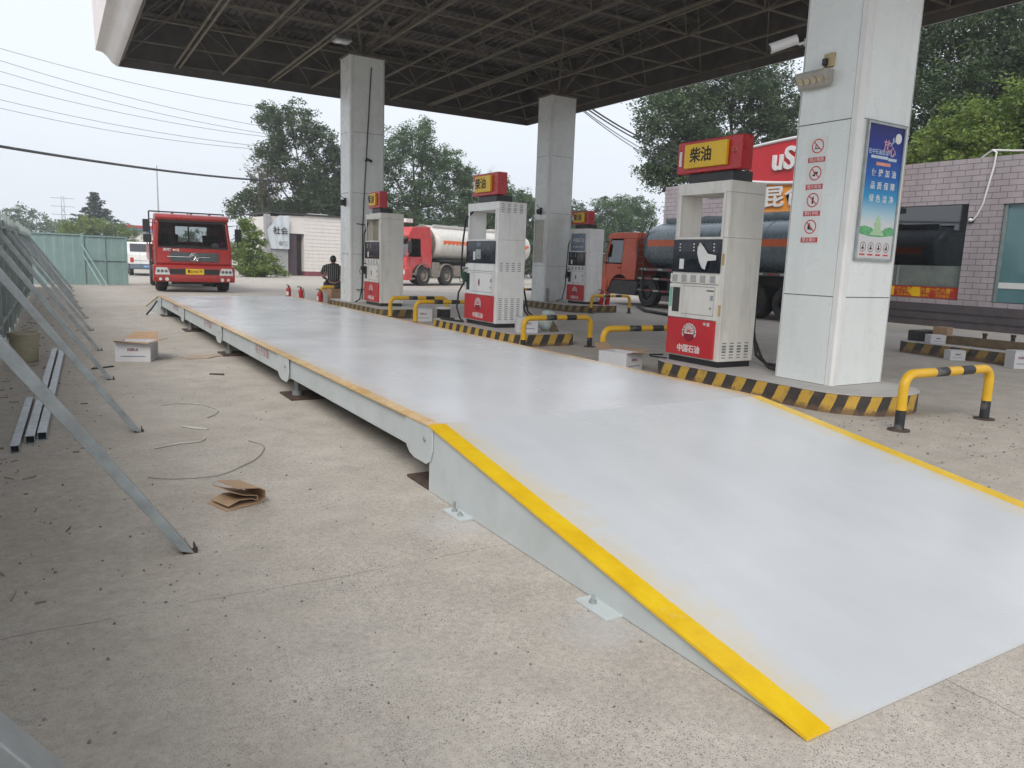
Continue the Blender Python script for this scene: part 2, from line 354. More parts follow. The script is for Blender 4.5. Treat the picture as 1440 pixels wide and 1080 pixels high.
def thing(name, label, cat, loc=(0, 0, 0), rz=0, group=None, rot=None):
    o = bpy.data.objects.new(name, None); COL.objects.link(o); o.empty_display_size = .2
    o.location = loc; o.rotation_euler = rot if rot else (0, 0, rz); o['label'] = label; o['category'] = cat
    if group: o['group'] = group
    return o
def tag(o, label, cat, group=None):
    o['label'] = label; o['category'] = cat
    if group: o['group'] = group
    return o
def struct(o): o['kind'] = 'structure'; return o
FACE = {'-x': ((0, 0, -1), (-1, 0, 0), (0, 1, 0)), '-y': ((1, 0, 0), (0, 0, -1), (0, 1, 0)), 'up': ((1, 0, 0), (0, 1, 0), (0, 0, 1)), '+y': ((-1, 0, 0), (0, 0, 1), (0, 1, 0))}
def text(name, s, size, m, parent, loc, face='-x', ext=.003, bold=0, wide=1., roll=0):
    c = bpy.data.curves.new('t', 'FONT'); c.body = s; c.size = size; c.extrude = ext; c.align_x = 'CENTER'; c.align_y = 'CENTER'; c.offset = bold; c.resolution_u = 3
    o = bpy.data.objects.new('t', c); COL.objects.link(o)
    me = bpy.data.meshes.new_from_object(o.evaluated_get(bpy.context.evaluated_depsgraph_get()))
    bpy.data.objects.remove(o); bpy.data.curves.remove(c)
    me.materials.clear(); me.materials.append(m)
    ob = bpy.data.objects.new(name, me); COL.objects.link(ob); ob.parent = parent
    rows = FACE[face]; mt = Matrix([list(r) for r in rows]).to_4x4()
    ob.matrix_local = Matrix.Translation(loc) @ mt @ Matrix.Rotation(roll, 4, 'Z') @ Matrix.Diagonal((wide, 1, 1, 1))
    return ob
def copy_thing(root, loc, rz, label, group=None):
    def cp(o, par):
        c = o.copy(); COL.objects.link(c); c.parent = par
        for ch in list(o.children): cp(ch, c)
        return c
    r = cp(root, None); r.location = loc; r.rotation_euler = (0, 0, rz); r['label'] = label
    if group: r['group'] = group
    return r
def rrect(x0, x1, y0, y1, r, n=7):
    out = []
    for cx, cy, a in ((x1 - r, y1 - r, 0), (x0 + r, y1 - r, 90), (x0 + r, y0 + r, 180), (x1 - r, y0 + r, 270)):
        for i in range(n + 1): q = R(a + 90 * i / n); out.append((cx + r * math.cos(q), cy + r * math.sin(q)))
    return out

# ================================================================== SETTING
g = MB().add([(-400, -200, 0), (400, -200, 0), (400, 600, 0), (-400, 600, 0)], [(0, 1, 2, 3)]).build('ground', ground_mat(), fix=False); struct(g)

# ------------------------------------------------------------------ weighbridge and ramp
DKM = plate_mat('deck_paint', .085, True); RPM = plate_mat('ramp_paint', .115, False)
Y1, Y2, DH = 2.846, 17.04, .435
wb = thing('weighbridge', 'long pale grey steel truck scale deck with faded yellow edges standing on low brackets', 'weighbridge', (0, 0, 0))
mods = [Y1 + (Y2 - Y1) * i / 4 for i in range(5)]
for i in range(4):
    MB().box(0, 3, mods[i] + (.003 if i else 0), mods[i + 1] - .003, DH - .012, DH).build('deck_plate', DKM, wb)
    for x0, sgn in ((.03, 1), (2.97, -1)):
        b = MB()
        b.box(min(x0, x0 + sgn * .012), max(x0, x0 + sgn * .012), mods[i] + .05, mods[i + 1] - .02, .235, DH - .013)
        b.box(min(x0, x0 + sgn * .07), max(x0, x0 + sgn * .07), mods[i] + .05, mods[i + 1] - .02, .223, .234)
        b.build('side_beam', PGREY, wb)
    b = MB()
    for x in (.45, .9, 1.35, 1.8, 2.25, 2.6): b.box(x, x + .12, mods[i] + .06, mods[i + 1] - .03, .225, DH - .014)
    b.build('floor_rib', PGREY, wb)
    if i: text('beam_lettering', '电子汽车衡', .11, mat('faded_red_lettering', (.42, .26, .27), .6, var=.3, scale=20), wb, (.0285, mods[i] + 1.0, .34), '-x', .001, .0005, 1.2)
for i, y in enumerate(mods):
    yy = y + (.17 if i == 0 else -.17 if i == 4 else 0)
    b = MB()
    b.box(.06, 2.94, yy - .05, yy + .05, .2, DH - .014)
    b.build('cross_beam', PGREY, wb)
    for xs, sg in ((.0, 1), (3., -1)):
        prof = [(yy - .22, DH - .014), (yy - .22, .27), (yy - .19, .2), (yy - .13, .172), (yy + .06, .172), (yy + .13, .19), (yy + .18, .225), (yy + .2, .28), (yy + .2, DH - .014)]
        b = MB().prism(prof, 'x', xs + sg * .006, xs + sg * .016)
        for q in (yy - .18, yy - .04, yy + .1): b.box(min(xs + sg * .016, xs + sg * .16), max(xs + sg * .016, xs + sg * .16), q, q + .01, .21, DH - .014)
        br = b.build('support_bracket', PGREY, wb, bevel=.003)
        MB().cyl((xs + sg * .008, yy - .11, .33), (xs - sg * .002, yy - .11, .33), .016).build('bolt', GALV, br)
        MB().cyl((xs + sg * .14, yy - .04, .02), (xs + sg * .14, yy - .04, .2), .028).cyl((xs + sg * .14, yy - .04, .02), (xs + sg * .14, yy - .04, .07), .05).build('load_cell', GALV, wb, smooth=40)
        MB().box(min(xs + sg * .02, xs + sg * .42), max(xs + sg * .02, xs + sg * .42), yy - .26, yy + .2, .002, .02).build('base_pad', RUST, wb, bevel=.004)

def ramp_thing(name, lab, y_top, y_bot, tabs):
    t = thing(name, lab, 'ramp', (0, 0, 0)); s = 1 if y_bot > y_top else -1; e = .012
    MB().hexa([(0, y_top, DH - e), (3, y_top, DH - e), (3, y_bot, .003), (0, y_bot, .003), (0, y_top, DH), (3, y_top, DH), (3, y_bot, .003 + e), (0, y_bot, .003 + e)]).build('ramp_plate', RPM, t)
    zz = lambda y: .003 + (DH - e - .004 - .003) * (y_bot - y) / (y_bot - y_top)
    ye = y_bot - s * .12
    for x in (.018, 2.97):
        MB().prism([(y_top + s * .004, 0.004), (y_top + s * .004, zz(y_top) - .002), (ye, zz(ye) - .002), (ye, 0.004)], 'x', x, x + .012).build('side_panel', PGREY, t)
    MB().box(.012, 2.988, min(y_top - s * .002, y_top + s * .003), max(y_top - s * .002, y_top + s * .003), .004, DH - e - .002).build('end_flange', PGREY, t)
    for x, y, a in tabs:
        p = MB().box(x - .09, x + .03, y - .12, y + .10, .0, .012).build('anchor_plate', PGREY, t, bevel=.002)
        MB().cyl((x - .045, y + .03, .01), (x - .045, y + .03, .07 if a else .05), .008).cyl((x - .045, y + .03, .012), (x - .045, y + .03, .026), .017, n=6).build('anchor_bolt', GALV, p, smooth=40)
        if a: MB().cyl((x - .05, y - .05, .01), (x - .05, y - .05, .035), .008).cyl((x - .05, y - .05, .012), (x - .05, y - .05, .024), .017, n=6).build('anchor_bolt', GALV, p, smooth=40)
    return t
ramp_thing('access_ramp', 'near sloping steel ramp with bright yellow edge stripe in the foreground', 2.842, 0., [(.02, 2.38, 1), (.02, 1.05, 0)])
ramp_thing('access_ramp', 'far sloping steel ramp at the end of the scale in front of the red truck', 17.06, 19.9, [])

# ------------------------------------------------------------------ pump islands
def island(x0, x1, y0, y1, r, label, m=KERB, h=.22):
    t = thing('pump_island', label, 'pump island', ((x0 + x1) / 2, (y0 + y1) / 2, 0), group='raised pump islands under the canopy')
    cx, cy = (x0 + x1) / 2, (y0 + y1) / 2
    pts = rrect(x0 - cx, x1 - cx, y0 - cy, y1 - cy, r)
    MB().prism(pts, 'z', 0, h - .012).build('kerb', m, t, smooth=35)
    MB().prism(rrect(x0 - cx - .008, x1 - cx + .008, y0 - cy - .008, y1 - cy + .008, r), 'z', h - .011, h).build('top_slab', CONC, t, bevel=.004)
    return t
IZ = .22
island(4.92, 6.38, 3.2, 6.62, .66, 'striped kerb island carrying the nearest column and the pump numbered 1')
island(4.78, 6.15, 9.68, 13.2, .3, 'striped kerb island carrying the pump numbered 2', KERB)
island(4.72, 6.1, 15.7, 20.0, .3, 'striped kerb island with pump 3 and the column left of it', KERBO)
island(11.3, 13.2, 17.15, 20.6, .4, 'striped kerb island with pump 4 and the middle column', KERBO)
island(11.95, 13.6, 3.0, 7.35, .35, 'empty striped kerb island at the right holding boxes and a trough', KERBO)

# ------------------------------------------------------------------ canopy columns
def column(x0, x1, y0, y1, top, label, seams, z0=IZ):
    cx, cy = (x0 + x1) / 2, (y0 + y1) / 2; a, b = (x1 - x0) / 2, (y1 - y0) / 2
    t = thing('canopy_column', label, 'column', (cx, cy, z0), group='square clad columns holding up the canopy')
    H = top - z0
    MB().box(-a + .015, a - .015, -b + .015, b - .015, 0, H).build('core', SEAM, t)
    zs = [0] + [s - z0 for s in seams] + [H]; tw = .085
    for i in range(len(zs) - 1):
        z_0, z_1 = zs[i] + .005, zs[i + 1] - .005
        p = MB()
        p.box(-a, -a + .012, -b + tw + .008, b - .03, z_0, z_1); p.box(a - .012, a, -b + .03, b - tw - .008, z_0, z_1)
        p.box(-a + tw + .008, a - .03, -b, -b + .012, z_0, z_1); p.box(-a + .03, a - tw - .008, b - .012, b, z_0, z_1)
        p.build('cladding_panel', COLP, t, bevel=.002)
    for sx, sy, wx in ((-1, -1, tw), (1, 1, tw), (1, -1, .022), (-1, 1, .022)):
        pr = [(sx * (a - wx), sy * (b + .004)), (sx * (a - .02), sy * (b + .004)), (sx * (a + .004), sy * (b - .02)), (sx * (a + .004), sy * (b - wx)), (sx * (a - .03), sy * (b - wx)), (sx * (a - wx), sy * (b - .03))]
        MB().prism(pr, 'z', .003, H - .003).build('corner_trim', COLT, t)
    return t
HC = 6.55
column(5.33, 6.24, 3.86, 4.64, HC, 'nearest and largest canopy column with no-smoking signs and the blue poster', (1.2, 3.07, 4.75))
column(4.85, 5.80, 18.42, 19.18, HC, 'left canopy column beside pump 3 with a black cable running down it', (1.5, 3.1, 4.65))
column(11.45, 12.38, 18.95, 19.7, HC, 'middle canopy column between pump 2 and pump 4', (1.35, 3.0, 4.75))
column(12.2, 13.1, 3.86, 4.64, HC, 'right hand canopy column standing on the empty island', (1.2, 3.07, 4.75))

# ------------------------------------------------------------------ canopy
XA, XB, YA, YB = -.09, 13.75, -1.2, 24.06
cp = thing('petrol_station_canopy', 'large dark space-frame roof with pale curved fascia over the pumps', 'canopy', (0, 0, 0))
prof = [(0, 0), (.03, .0), (.12, .1), (.22, .27), (.34, .4), (.5, .46), (.5, .5), (.46, .5)]
def ring(prof, x0, x1, y0, y1, z, name, m):
    b = MB(); k = len(prof); vs = []
    for sx, sy in ((-1, -1), (1, -1), (1, 1), (-1, 1)):
        for o, h in prof: vs.append(((x0 - o) if sx < 0 else (x1 + o), (y0 - o) if sy < 0 else (y1 + o), z + h))
    fs = []
    for c in range(4):
        d = (c + 1) % 4
        for i in range(k): j = (i + 1) % k; fs.append((c * k + i, d * k + i, d * k + j, c * k + j))
    return b.add(vs, fs).build(name, m, cp, smooth=50)
ring([(0, .001), (.12, .1), (.22, .27), (.34, .4), (.5, .46), (.5, .5), (.3, .5), (.18, .32), (.08, .14), (-.03, .04), (-.03, .001)], XA, XB, YA, YB, HC, 'fascia_cove', FASC)
ring([(.5, .502), (.53, 1.9), (.45, 1.9), (.45, .502)], XA, XB, YA, YB, HC, 'fascia_panel', FASP)
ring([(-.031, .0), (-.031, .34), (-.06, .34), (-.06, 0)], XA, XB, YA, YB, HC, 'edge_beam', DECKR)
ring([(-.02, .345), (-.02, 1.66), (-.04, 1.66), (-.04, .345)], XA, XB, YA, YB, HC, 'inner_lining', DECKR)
# corrugated roof sheet
b = MB(); x = XA - .4; pr = []
while x < XB + .4: pr += [(x, 0), (x + .1, 0), (x + .13, .05), (x + .2, .05), (x + .23, 0)]; x += .23
vs = []; fs = []
for i, (px, pz) in enumerate(pr): vs += [(px, YA - .4, HC + 1.62 + pz), (px, YB + .4, HC + 1.62 + pz)]
for i in range(len(pr) - 1): fs.append((2 * i, 2 * i + 2, 2 * i + 3, 2 * i + 1))
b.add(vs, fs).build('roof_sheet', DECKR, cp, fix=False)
xs = [.05 + 1.355 * i for i in range(11)]; ys = [YA + .15 + 2.27 * i for i in range(12)]
zb, zt = HC + .2, HC + 1.45
for i, x in enumerate(xs):
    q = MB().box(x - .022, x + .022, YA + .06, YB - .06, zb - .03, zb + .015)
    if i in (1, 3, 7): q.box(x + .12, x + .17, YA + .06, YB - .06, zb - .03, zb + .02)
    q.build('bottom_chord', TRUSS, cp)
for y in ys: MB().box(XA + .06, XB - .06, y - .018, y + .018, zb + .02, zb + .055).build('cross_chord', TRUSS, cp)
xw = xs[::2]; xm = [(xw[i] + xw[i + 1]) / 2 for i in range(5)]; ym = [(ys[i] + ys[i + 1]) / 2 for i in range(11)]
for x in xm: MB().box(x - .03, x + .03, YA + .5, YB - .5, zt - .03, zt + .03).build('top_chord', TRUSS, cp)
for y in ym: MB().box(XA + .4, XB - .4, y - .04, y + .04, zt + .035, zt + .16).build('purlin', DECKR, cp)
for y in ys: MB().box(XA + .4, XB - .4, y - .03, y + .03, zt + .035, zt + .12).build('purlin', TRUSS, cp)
wbm = MB()
for i, x in enumerate(xm):
    for j, y in enumerate(ym):
        for dx in (0, 1):
            for dy in (0, 1):
                wbm.cyl((xw[i + dx], ys[j + dy], zb), (x, y, zt), .016, n=5)
        wbm.ball((x, y, zt), .06, 6)
for x in xw:
    for y in ys: wbm.ball((x, y, zb), .055, 6)
o = wbm.build('web_member', TRUSS, cp, fix=False); o['kind'] = 'stuff'
# column head brackets
for cx, cy in ((5.78, 4.25), (5.32, 18.8), (11.9, 19.3), (12.65, 4.25)):
    q = MB().box(cx - .5, cx + .5, cy - .42, cy + .42, HC + .002, HC + .03)
    for a in (-1, 1):
        for c in (-1, 1): q.cyl((cx, cy, HC + .03), (cx + a * .68, cy + c * 1.2, zt), .035, n=6)
    q.build('column_head', TRUSS, cp)
# canopy lamps
def floodlamp(loc, label, rz=0):
    t = thing('canopy_lamp', label, 'lamp', loc, rz, 'square lamps hung under the canopy')
    MB().prism([(-.17, 0), (-.2, .02), (-.12, .12), (.12, .12), (.2, .02), (.17, 0)], 'x', -.2, .2).build('housing', GALV, t, bevel=.008)
    MB().box(-.16, .16, -.14, .14, -.012, -.001).build('lens', LENS, t)
    MB().cyl((0, 0, .12), (0, 0, .28), .015).build('stem', GALV, t)
floodlamp((4.35, 17.55, HC + .02), 'small square lamp hanging beside the head of the left column')

# ------------------------------------------------------------------ boundary hoarding on the left
def corr(y0, y1, x, z0, z1, m, name, par, axis='y', amp=.012, per=.19):
    p = []; y = y0
    while y < y1 - 1e-6:
        for d, o in ((0, 0), (.09, 0), (.115, amp), (.165, amp)):
            if y + d < y1: p.append((y + d, o))
        y += per
    p.append((y1, 0)); vs = []; fs = []
    for yy, o in p:
        for z in (z0, z1): vs.append((x + o, yy, z) if axis == 'y' else (yy, x - o, z))
    for i in range(len(p) - 1): fs.append((2 * i, 2 * i + 2, 2 * i + 3, 2 * i + 1))
    ob = MB().add(vs, fs).build(name, m, par, fix=False)
    md = ob.modifiers.new('solid', 'SOLIDIFY'); md.thickness = .004
    return ob
FX = -2.62
fl = thing('site_hoarding', 'dull grey corrugated steel hoarding along the left edge propped by slanting steel braces', 'fence', (FX, 15, 0))
braceY = [-3.1, -.33, 2.45, 5.25, 8.04, 10.77, 13.72, 16.35, 19.13, 21.48, 24.2, 26.9, 29.5]
for i in range(len(braceY) - 1):
    a, b_ = braceY[i], braceY[i + 1]
    corr(a - 15 + .03, b_ - 15 - .03, -.02, .06 + random.uniform(-.02, .02), 1.84 + random.uniform(-.03, .03), GREYP if i < 9 else GREENP, 'sheet_panel', fl)
    for z in (.35, 1.68): MB().box(.005, .045, a - 15 + .04, b_ - 15 - .04, z, z + .04).build('rail', GALV, fl)
    pm = (a + b_) / 2 - 15
    MB().box(.0, .05, pm - .05, pm + .05, 0, 1.88 + random.uniform(-.03, .05)).build('post', GREYP, fl)
for i, y in enumerate(braceY):
    y -= 15; jt = random.uniform(-.03, .03)
    MB().box(.0, .06, y - .065, y + .065, 0, 1.9 + random.uniform(0, .06)).build('post', GREYP, fl)
    fx, tz = 1.17 + jt, 1.6 + jt; ww = .034 if i in (1, 2, 3) else .028
    br = MB().hexa([(fx - .045, y - ww, .02), (fx + .02, y - ww, .0), (fx + .02, y + ww, .0), (fx - .045, y + ww, .02), (.04, y - ww, tz), (.085, y - ww, tz + .045), (.085, y + ww, tz + .045), (.04, y + ww, tz)]).build('brace', GALV, fl, bevel=.003)
    MB().box(fx - .03, fx + .035, y - .03, y + .03, .0, .005).box(fx + .021, fx + .027, y - .026, y + .02, .006, .042).cyl((fx + .03, y, 0), (fx + .03, y, .02), .008).build('foot_bracket', RUST, br)
f2 = thing('green_hoarding', 'teal green sheet steel hoarding closing the far end of the yard', 'fence', (-1, 31.6, 0))
corr(-1.6, -.02, 0, .16, 1.86, GREENP, 'sheet_panel', f2, 'x', .008, .3)
MB().box(-1.6, .0, -.055, -.012, 1.84, 1.885).build('top_frame', GREENP, f2); MB().box(-1.6, 0, -.05, -.012, .02, .22).build('bottom_frame', GREENP, f2)
MB().box(-.03, .07, -.06, .04, 0, 1.92).build('post', GREENP, f2)
for x0, x1, z0, z1 in ((.08, 1.5, .02, .94), (.08, 1.5, .96, 1.84)):
    pass
corr(.075, 1.5, -.0, .03, 1.83, GREENP, 'gate_leaf', f2, 'x', .006, .4)
MB().box(.075, 1.5, -.05, -.01, 1.81, 1.86).box(.075, 1.5, -.05, -.01, .93, .97).box(.75, .78, -.045, -.008, .03, 1.8).box(1.47, 1.52, -.06, .0, .0, 1.86).build('gate_frame', GREENP, f2)
for x in (.0, .05):
    MB().tube([(x, -.08, 1.5 - x * 8), (.75 - x * 4, -.95, .0)], .025, 4).build('brace', GREENP, f2)

# ------------------------------------------------------------------ shop building on the right
TILE = tile_mat(); SLATE = mat('slate_base', (.085, .075, .085), .6, var=.2, scale=2, dirt=.3)
BX = 20.3
shop = thing('shop_building', 'single storey mauve tiled shop with dark windows behind the pumps', 'building', (BX, 8, 0))
def sb(x0, x1, y0, y1, z0, z1, n, m): return MB().box(x0, x1, y0 - 8, y1 - 8, z0, z1).build(n, m, shop)
HB = 4.76
sb(0, .25, 13.34, 23.4, .66, HB, 'wall', TILE); sb(0, .25, 9.87, 10.78, .66, HB, 'wall', TILE); sb(0, .25, -4, 6.2, .66, HB, 'wall', TILE)
sb(0, .25, 10.78, 13.34, 3.52, HB, 'wall', TILE); sb(0, .25, 10.78, 13.34, .66, .8, 'wall', TILE); sb(0, .25, 6.2, 9.87, 3.48, HB, 'wall', TILE); sb(0, .25, 6.2, 9.87, .66, .8, 'wall', TILE)
sb(-.03, .25, -4, 23.4, .0, .655, 'plinth', SLATE)
sb(-.045, -.031, -4, 23.4, .2, .215, 'plinth_groove', DARK); sb(-.045, -.031, -4, 23.4, .42, .435, 'plinth_groove', DARK)
sb(.26, 8, -4, 23.38, 0, HB - .25, 'rear_block', CREAM); sb(.251, 8.2, -4, 23.38, HB - .24, HB - .05, 'roof', CONC)
wn = sb(.14, .16, 10.78, 13.34, 1.78, 3.52, 'window', WGL)
for i in range(2): MB().box(.1, .135, 10.79 - 8 + i * 2.5, 10.83 - 8 + i * 2.5, 1.78, 3.5).build('frame', DARK, wn)
sb(.135, .15, 10.78, 13.34, 1.16, 1.77, 'counter_panel', mat('dusty_glass_panel', (.17, .20, .185), .25, var=.25, scale=2))
sb(.09, .13, 12.72, 12.76, 1.16, 1.77, 'mullion', GALV)
bn = sb(.06, .08, 10.8, 13.32, .82, 1.155, 'banner', mat('banner_red', (.42, .03, .02), .5, var=.15))
for k, y in enumerate((11.25, 11.85, 12.45)):
    text('banner_text', '“逢六惠”', .17, YEL, bn, (.055, y - 8, 1.03), '-x', .001, .001, .9); text('banner_text', '天天有礼', .09, YEL, bn, (.055, y - 8, .89), '-x', .001, .0005, 1.2)
for y in (12.15, 12.98): MB().prism([(y - 8 - .22, .85), (y - 8 + .02, .85), (y - 8 + .15, .98), (y - 8 + .02, 1.13), (y - 8 - .22, 1.13)], 'x', .045, .055).build('banner_arrow', YEL, bn)
dr = sb(.1, .13, 6.2, 9.87, .82, 3.46, 'glass_door', TEAL)
MB().box(.085, .099, -1.78, 1.85, 1.2, 1.36).build('door_band', PLAS, dr)
for y in (9.76, 8.4, 7.2, 6.22): MB().box(.05, .098, y - 8, y - 8 + .08, .82, 3.46).build('door_frame', mat('door_frame_grey', (.2, .25, .25), .4), dr)
# sign of the convenience store
sg = thing('shop_sign', 'red and orange shop sign with raised white letters uSmile on the tiled building', 'sign', (BX - .02, 15.8, 4.5))
n = 12; top = [(2.85 - 5.6 * i / n, 1.32 + .14 * math.sin(math.pi * i / n)) for i in range(n + 1)]; mid = [(3.2 - 6.1 * i / n, .17 - .22 * math.sin(math.pi * min(1, i / n * 1.0))) for i in range(n + 1)]
MB().prism([(2.85, .17)] + top + [(-2.75, .17)] + [(p[0], p[1]) for p in reversed(mid[1:-1])], 'x', -.25, -.02).build('red_board', mat('shop_sign_red', (.52, .02, .03), .35, var=.08), sg)
MB().prism([(2.8, -.98), (2.8, .13)] + [(p[0], p[1] - .03) for p in mid[1:-1]] + [(-2.75, .13), (-2.75, -.98)], 'x', -.22, -.03).build('orange_board', ORG, sg)
MB().tube([(-.26, p[0], p[1] + .03) for p in top], .055, 8).build('top_rim', PLAS, sg, smooth=40)
MB().tube([(-.27, p[0], p[1]) for p in mid], .06, 8).build('curved_rim', PLAS, sg, smooth=40)
text('sign_letters', 'uSmile', 1.05, PLAS, sg, (-.29, .45, .78), '-x', .04, .025)
text('sign_characters', '昆仑好客', .78, PLAS, sg, (-.26, .25, -.52), '-x', .03, .012, 1.2)
MB().box(-.3, -.02, -2.8, 2.85, -1.14, -.99).build('lower_beam', mat('blue_grey_beam', (.16, .19, .21), .5), sg)
# hose over the wall
tag(MB().tube([(BX + .5, 10.9, HB + .05), (BX + .3, 10.6, HB + .16), (BX + .02, 10.35, HB + .18), (BX - .05, 10.2, HB + .1), (BX - .05, 10.22, 4.5), (BX - .06, 10.28, 4.1), (BX - .05, 10.38, 3.5), (BX - .05, 10.5, 3.2), (BX - .05, 10.6, 3.05), (BX - .04, 10.66, 3.06)], .025, 8).tube([(BX + .02, 10.35, HB + .18), (BX + .2, 9.9, HB + .14), (BX + .3, 9.4, HB + .1), (BX + .3, 8.5, HB + .12)], .022, 8).build('wall_hose', PLAS, smooth=40), 'white flexible pipe hanging over the edge of the shop roof', 'pipe')
t = thing('wall_light', 'small round fitting on the tiled wall at the end of the white pipe', 'light fitting', (BX, 10.66, 3.06))
MB().cyl((0, 0, 0), (-.06, 0, 0), .09).build('base', BLACK, t, smooth=40); MB().ball((-.07, 0, 0), .06, 12).build('globe', PLAS, t, smooth=60)

# ------------------------------------------------------------------ white hut with banner far left
hut = thing('white_hut', 'low white hut with a dark doorway beyond the yard', 'building', (11.8, 49.5, 0), R(4))
MB().box(-1.65, -.5, 0, 5, 0, 3.8).build('wall', CREAM, hut); MB().box(.63, 3.3, 0, 5, .3, 3.95).build('wall', CREAM, hut)
MB().box(-.5, .63, 0, 5, 2.75, 3.9).build('wall', CREAM, hut); MB().box(3.3, 6.6, .3, 5, .3, 3.95).build('wall', CREAM, hut)
MB().box(-.5, .63, .6, .7, 0, 2.75).build('door_recess', DARK, hut); MB().box(-.48, .15, .1, .16, .02, 2.72).build('door', mat('maroon_door', (.07, .045, .055), .6), hut)
MB().box(.63, 3.32, -.02, 5, 0, .3).box(3.321, 6.6, .28, 5, 0, .3).build('plinth', mat('maroon_plinth', (.2, .05, .07), .6), hut)
sl = MB()
for k in range(14): sl.box(.65, 3.28, -.012, .0, .5 + k * .24, .515 + k * .24)
sl.build('cladding_line', mat('joint_grey', (.42, .4, .4), .8), hut)  # thin grey strips marking the cladding joints
rf = MB().box(-1.7, 6.7, -.15, 5.1, 3.96, 4.06).build('roof', DARK, hut)
MB().box(.8, 2.2, -.2, -.15, 4.061, 4.09).build('roof_flashing', WHITE, rf)
MB().box(-1.95, -1.66, -.2, .3, 1.0, 3.9).box(-1.66, -.5, -.1, -.02, 0, 1.7).build('side_wall', mat('grey_render', (.34, .34, .35), .85), hut)
# banner sheet, rumpled
b = MB(); vs = []; fs = []; nx, nz = 14, 16
for i in range(nx + 1):
    for j in range(nz + 1):
        u, v = i / nx, j / nz; zt_ = 2.9 + .95 * min(1, u * 1.9) ** 1.0
        zz = 1.72 + (zt_ - 1.72) * v; xx = -1.9 + 1.45 * u + .25 * (1 - v) * (1 - u)
        vs.append((xx, -.28 + .05 * math.sin(7 * u + 3 * v) + .03 * math.sin(19 * u), zz))
for i in range(nx):
    for j in range(nz): k = i * (nz + 1) + j; fs.append((k, k + nz + 1, k + nz + 2, k + 1))
bt = thing('cloth_banner', 'pale blue-white cloth banner with dark characters hung on the hut corner', 'banner', (11.8, 49.5, 0), R(4))
MB().add(vs, fs).build('sheet', mat('banner_cloth', (.55, .60, .64), .8, var=.06), bt, smooth=60, fix=False)
text('banner_text', '社会', .5, INK, bt, (-1.05, -.37, 2.85), '-y', .002, .008); text('banner_text', '车辆', .32, mat('faded_ink', (.2, .22, .25), .7), bt, (-.9, -.37, 2.05), '-y', .002, .006)

# ================================================================== FUEL DISPENSERS
def emblem(par, loc, r, tone=WINK, low=None):
    b = MB(); x, y, z = loc
    for k in range(9):
        q = R(-12 + 204 * k / 8); b.cyl((x, y + r * .72 * math.cos(q), z + r * .72 * math.sin(q)), (x - .004, y + r * .72 * math.cos(q), z + r * .72 * math.sin(q)), r * .3, n=12)
    b.cyl((x, y, z + r * .1), (x - .0045, y, z + r * .1), r * .72, n=20)
    e = b.build('emblem', tone, par)
    pts = [(y + r * .8 * math.cos(q), z - r * .1 + r * .8 * math.sin(q)) for q in [R(180 + 180 * i / 10) for i in range(11)]]
    MB().prism([(p[0], p[1] * 1.0) for p in pts], 'x', x - .007, x - .0046).build('emblem_base', low or mat('emblem_maroon', (.3, .01, .03), .4), e)
    q = MB()
    for k in range(7):
        a = R(15 + 150 * k / 6); q.hexa([(x - .0075, y + r * .12 * math.cos(a) - .004 * math.sin(a), z + r * .12 * math.sin(a) + .004 * math.cos(a)), (x - .0075, y + r * .12 * math.cos(a) + .004 * math.sin(a), z + r * .12 * math.sin(a) - .004 * math.cos(a)), (x - .0075, y + r * .9 * math.cos(a) + .004 * math.sin(a), z + r * .9 * math.sin(a) - .004 * math.cos(a)), (x - .0075, y + r * .9 * math.cos(a) - .004 * math.sin(a), z + r * .9 * math.sin(a) + .004 * math.cos(a)),
            (x - .0048, y + r * .12 * math.cos(a) - .004 * math.sin(a), z + r * .12 * math.sin(a) + .004 * math.cos(a)), (x - .0048, y + r * .12 * math.cos(a) + .004 * math.sin(a), z + r * .12 * math.sin(a) - .004 * math.cos(a)), (x - .0048, y + r * .9 * math.cos(a) + .004 * math.sin(a), z + r * .9 * math.sin(a) - .004 * math.cos(a)), (x - .0048, y + r * .9 * math.cos(a) - .004 * math.sin(a), z + r * .9 * math.sin(a) + .004 * math.cos(a))])
    q.build('emblem_ray', RED, e)
    return e
def nozzle(par, loc, m):
    x, y, z = loc
    b = MB().hexa([(x - .03, y - .02, z - .12), (x + .03, y - .02, z - .12), (x + .03, y + .02, z - .12), (x - .03, y + .02, z - .12), (x - .09, y - .025, z + .06), (x + .03, y - .025, z + .08), (x + .03, y + .025, z + .08), (x - .09, y + .025, z + .06)])
    b.tube([(x - .06, y, z + .05), (x - .02, y, z + .14), (x + .08, y, z + .15), (x + .16, y, z + .08)], .014, 8)
    b.tube([(x - .08, y, z + .03), (x - .12, y, z - .04), (x - .1, y, z - .12), (x - .03, y, z - .12)], .008, 6)
    return b.build('nozzle', m, par, bevel=.006)
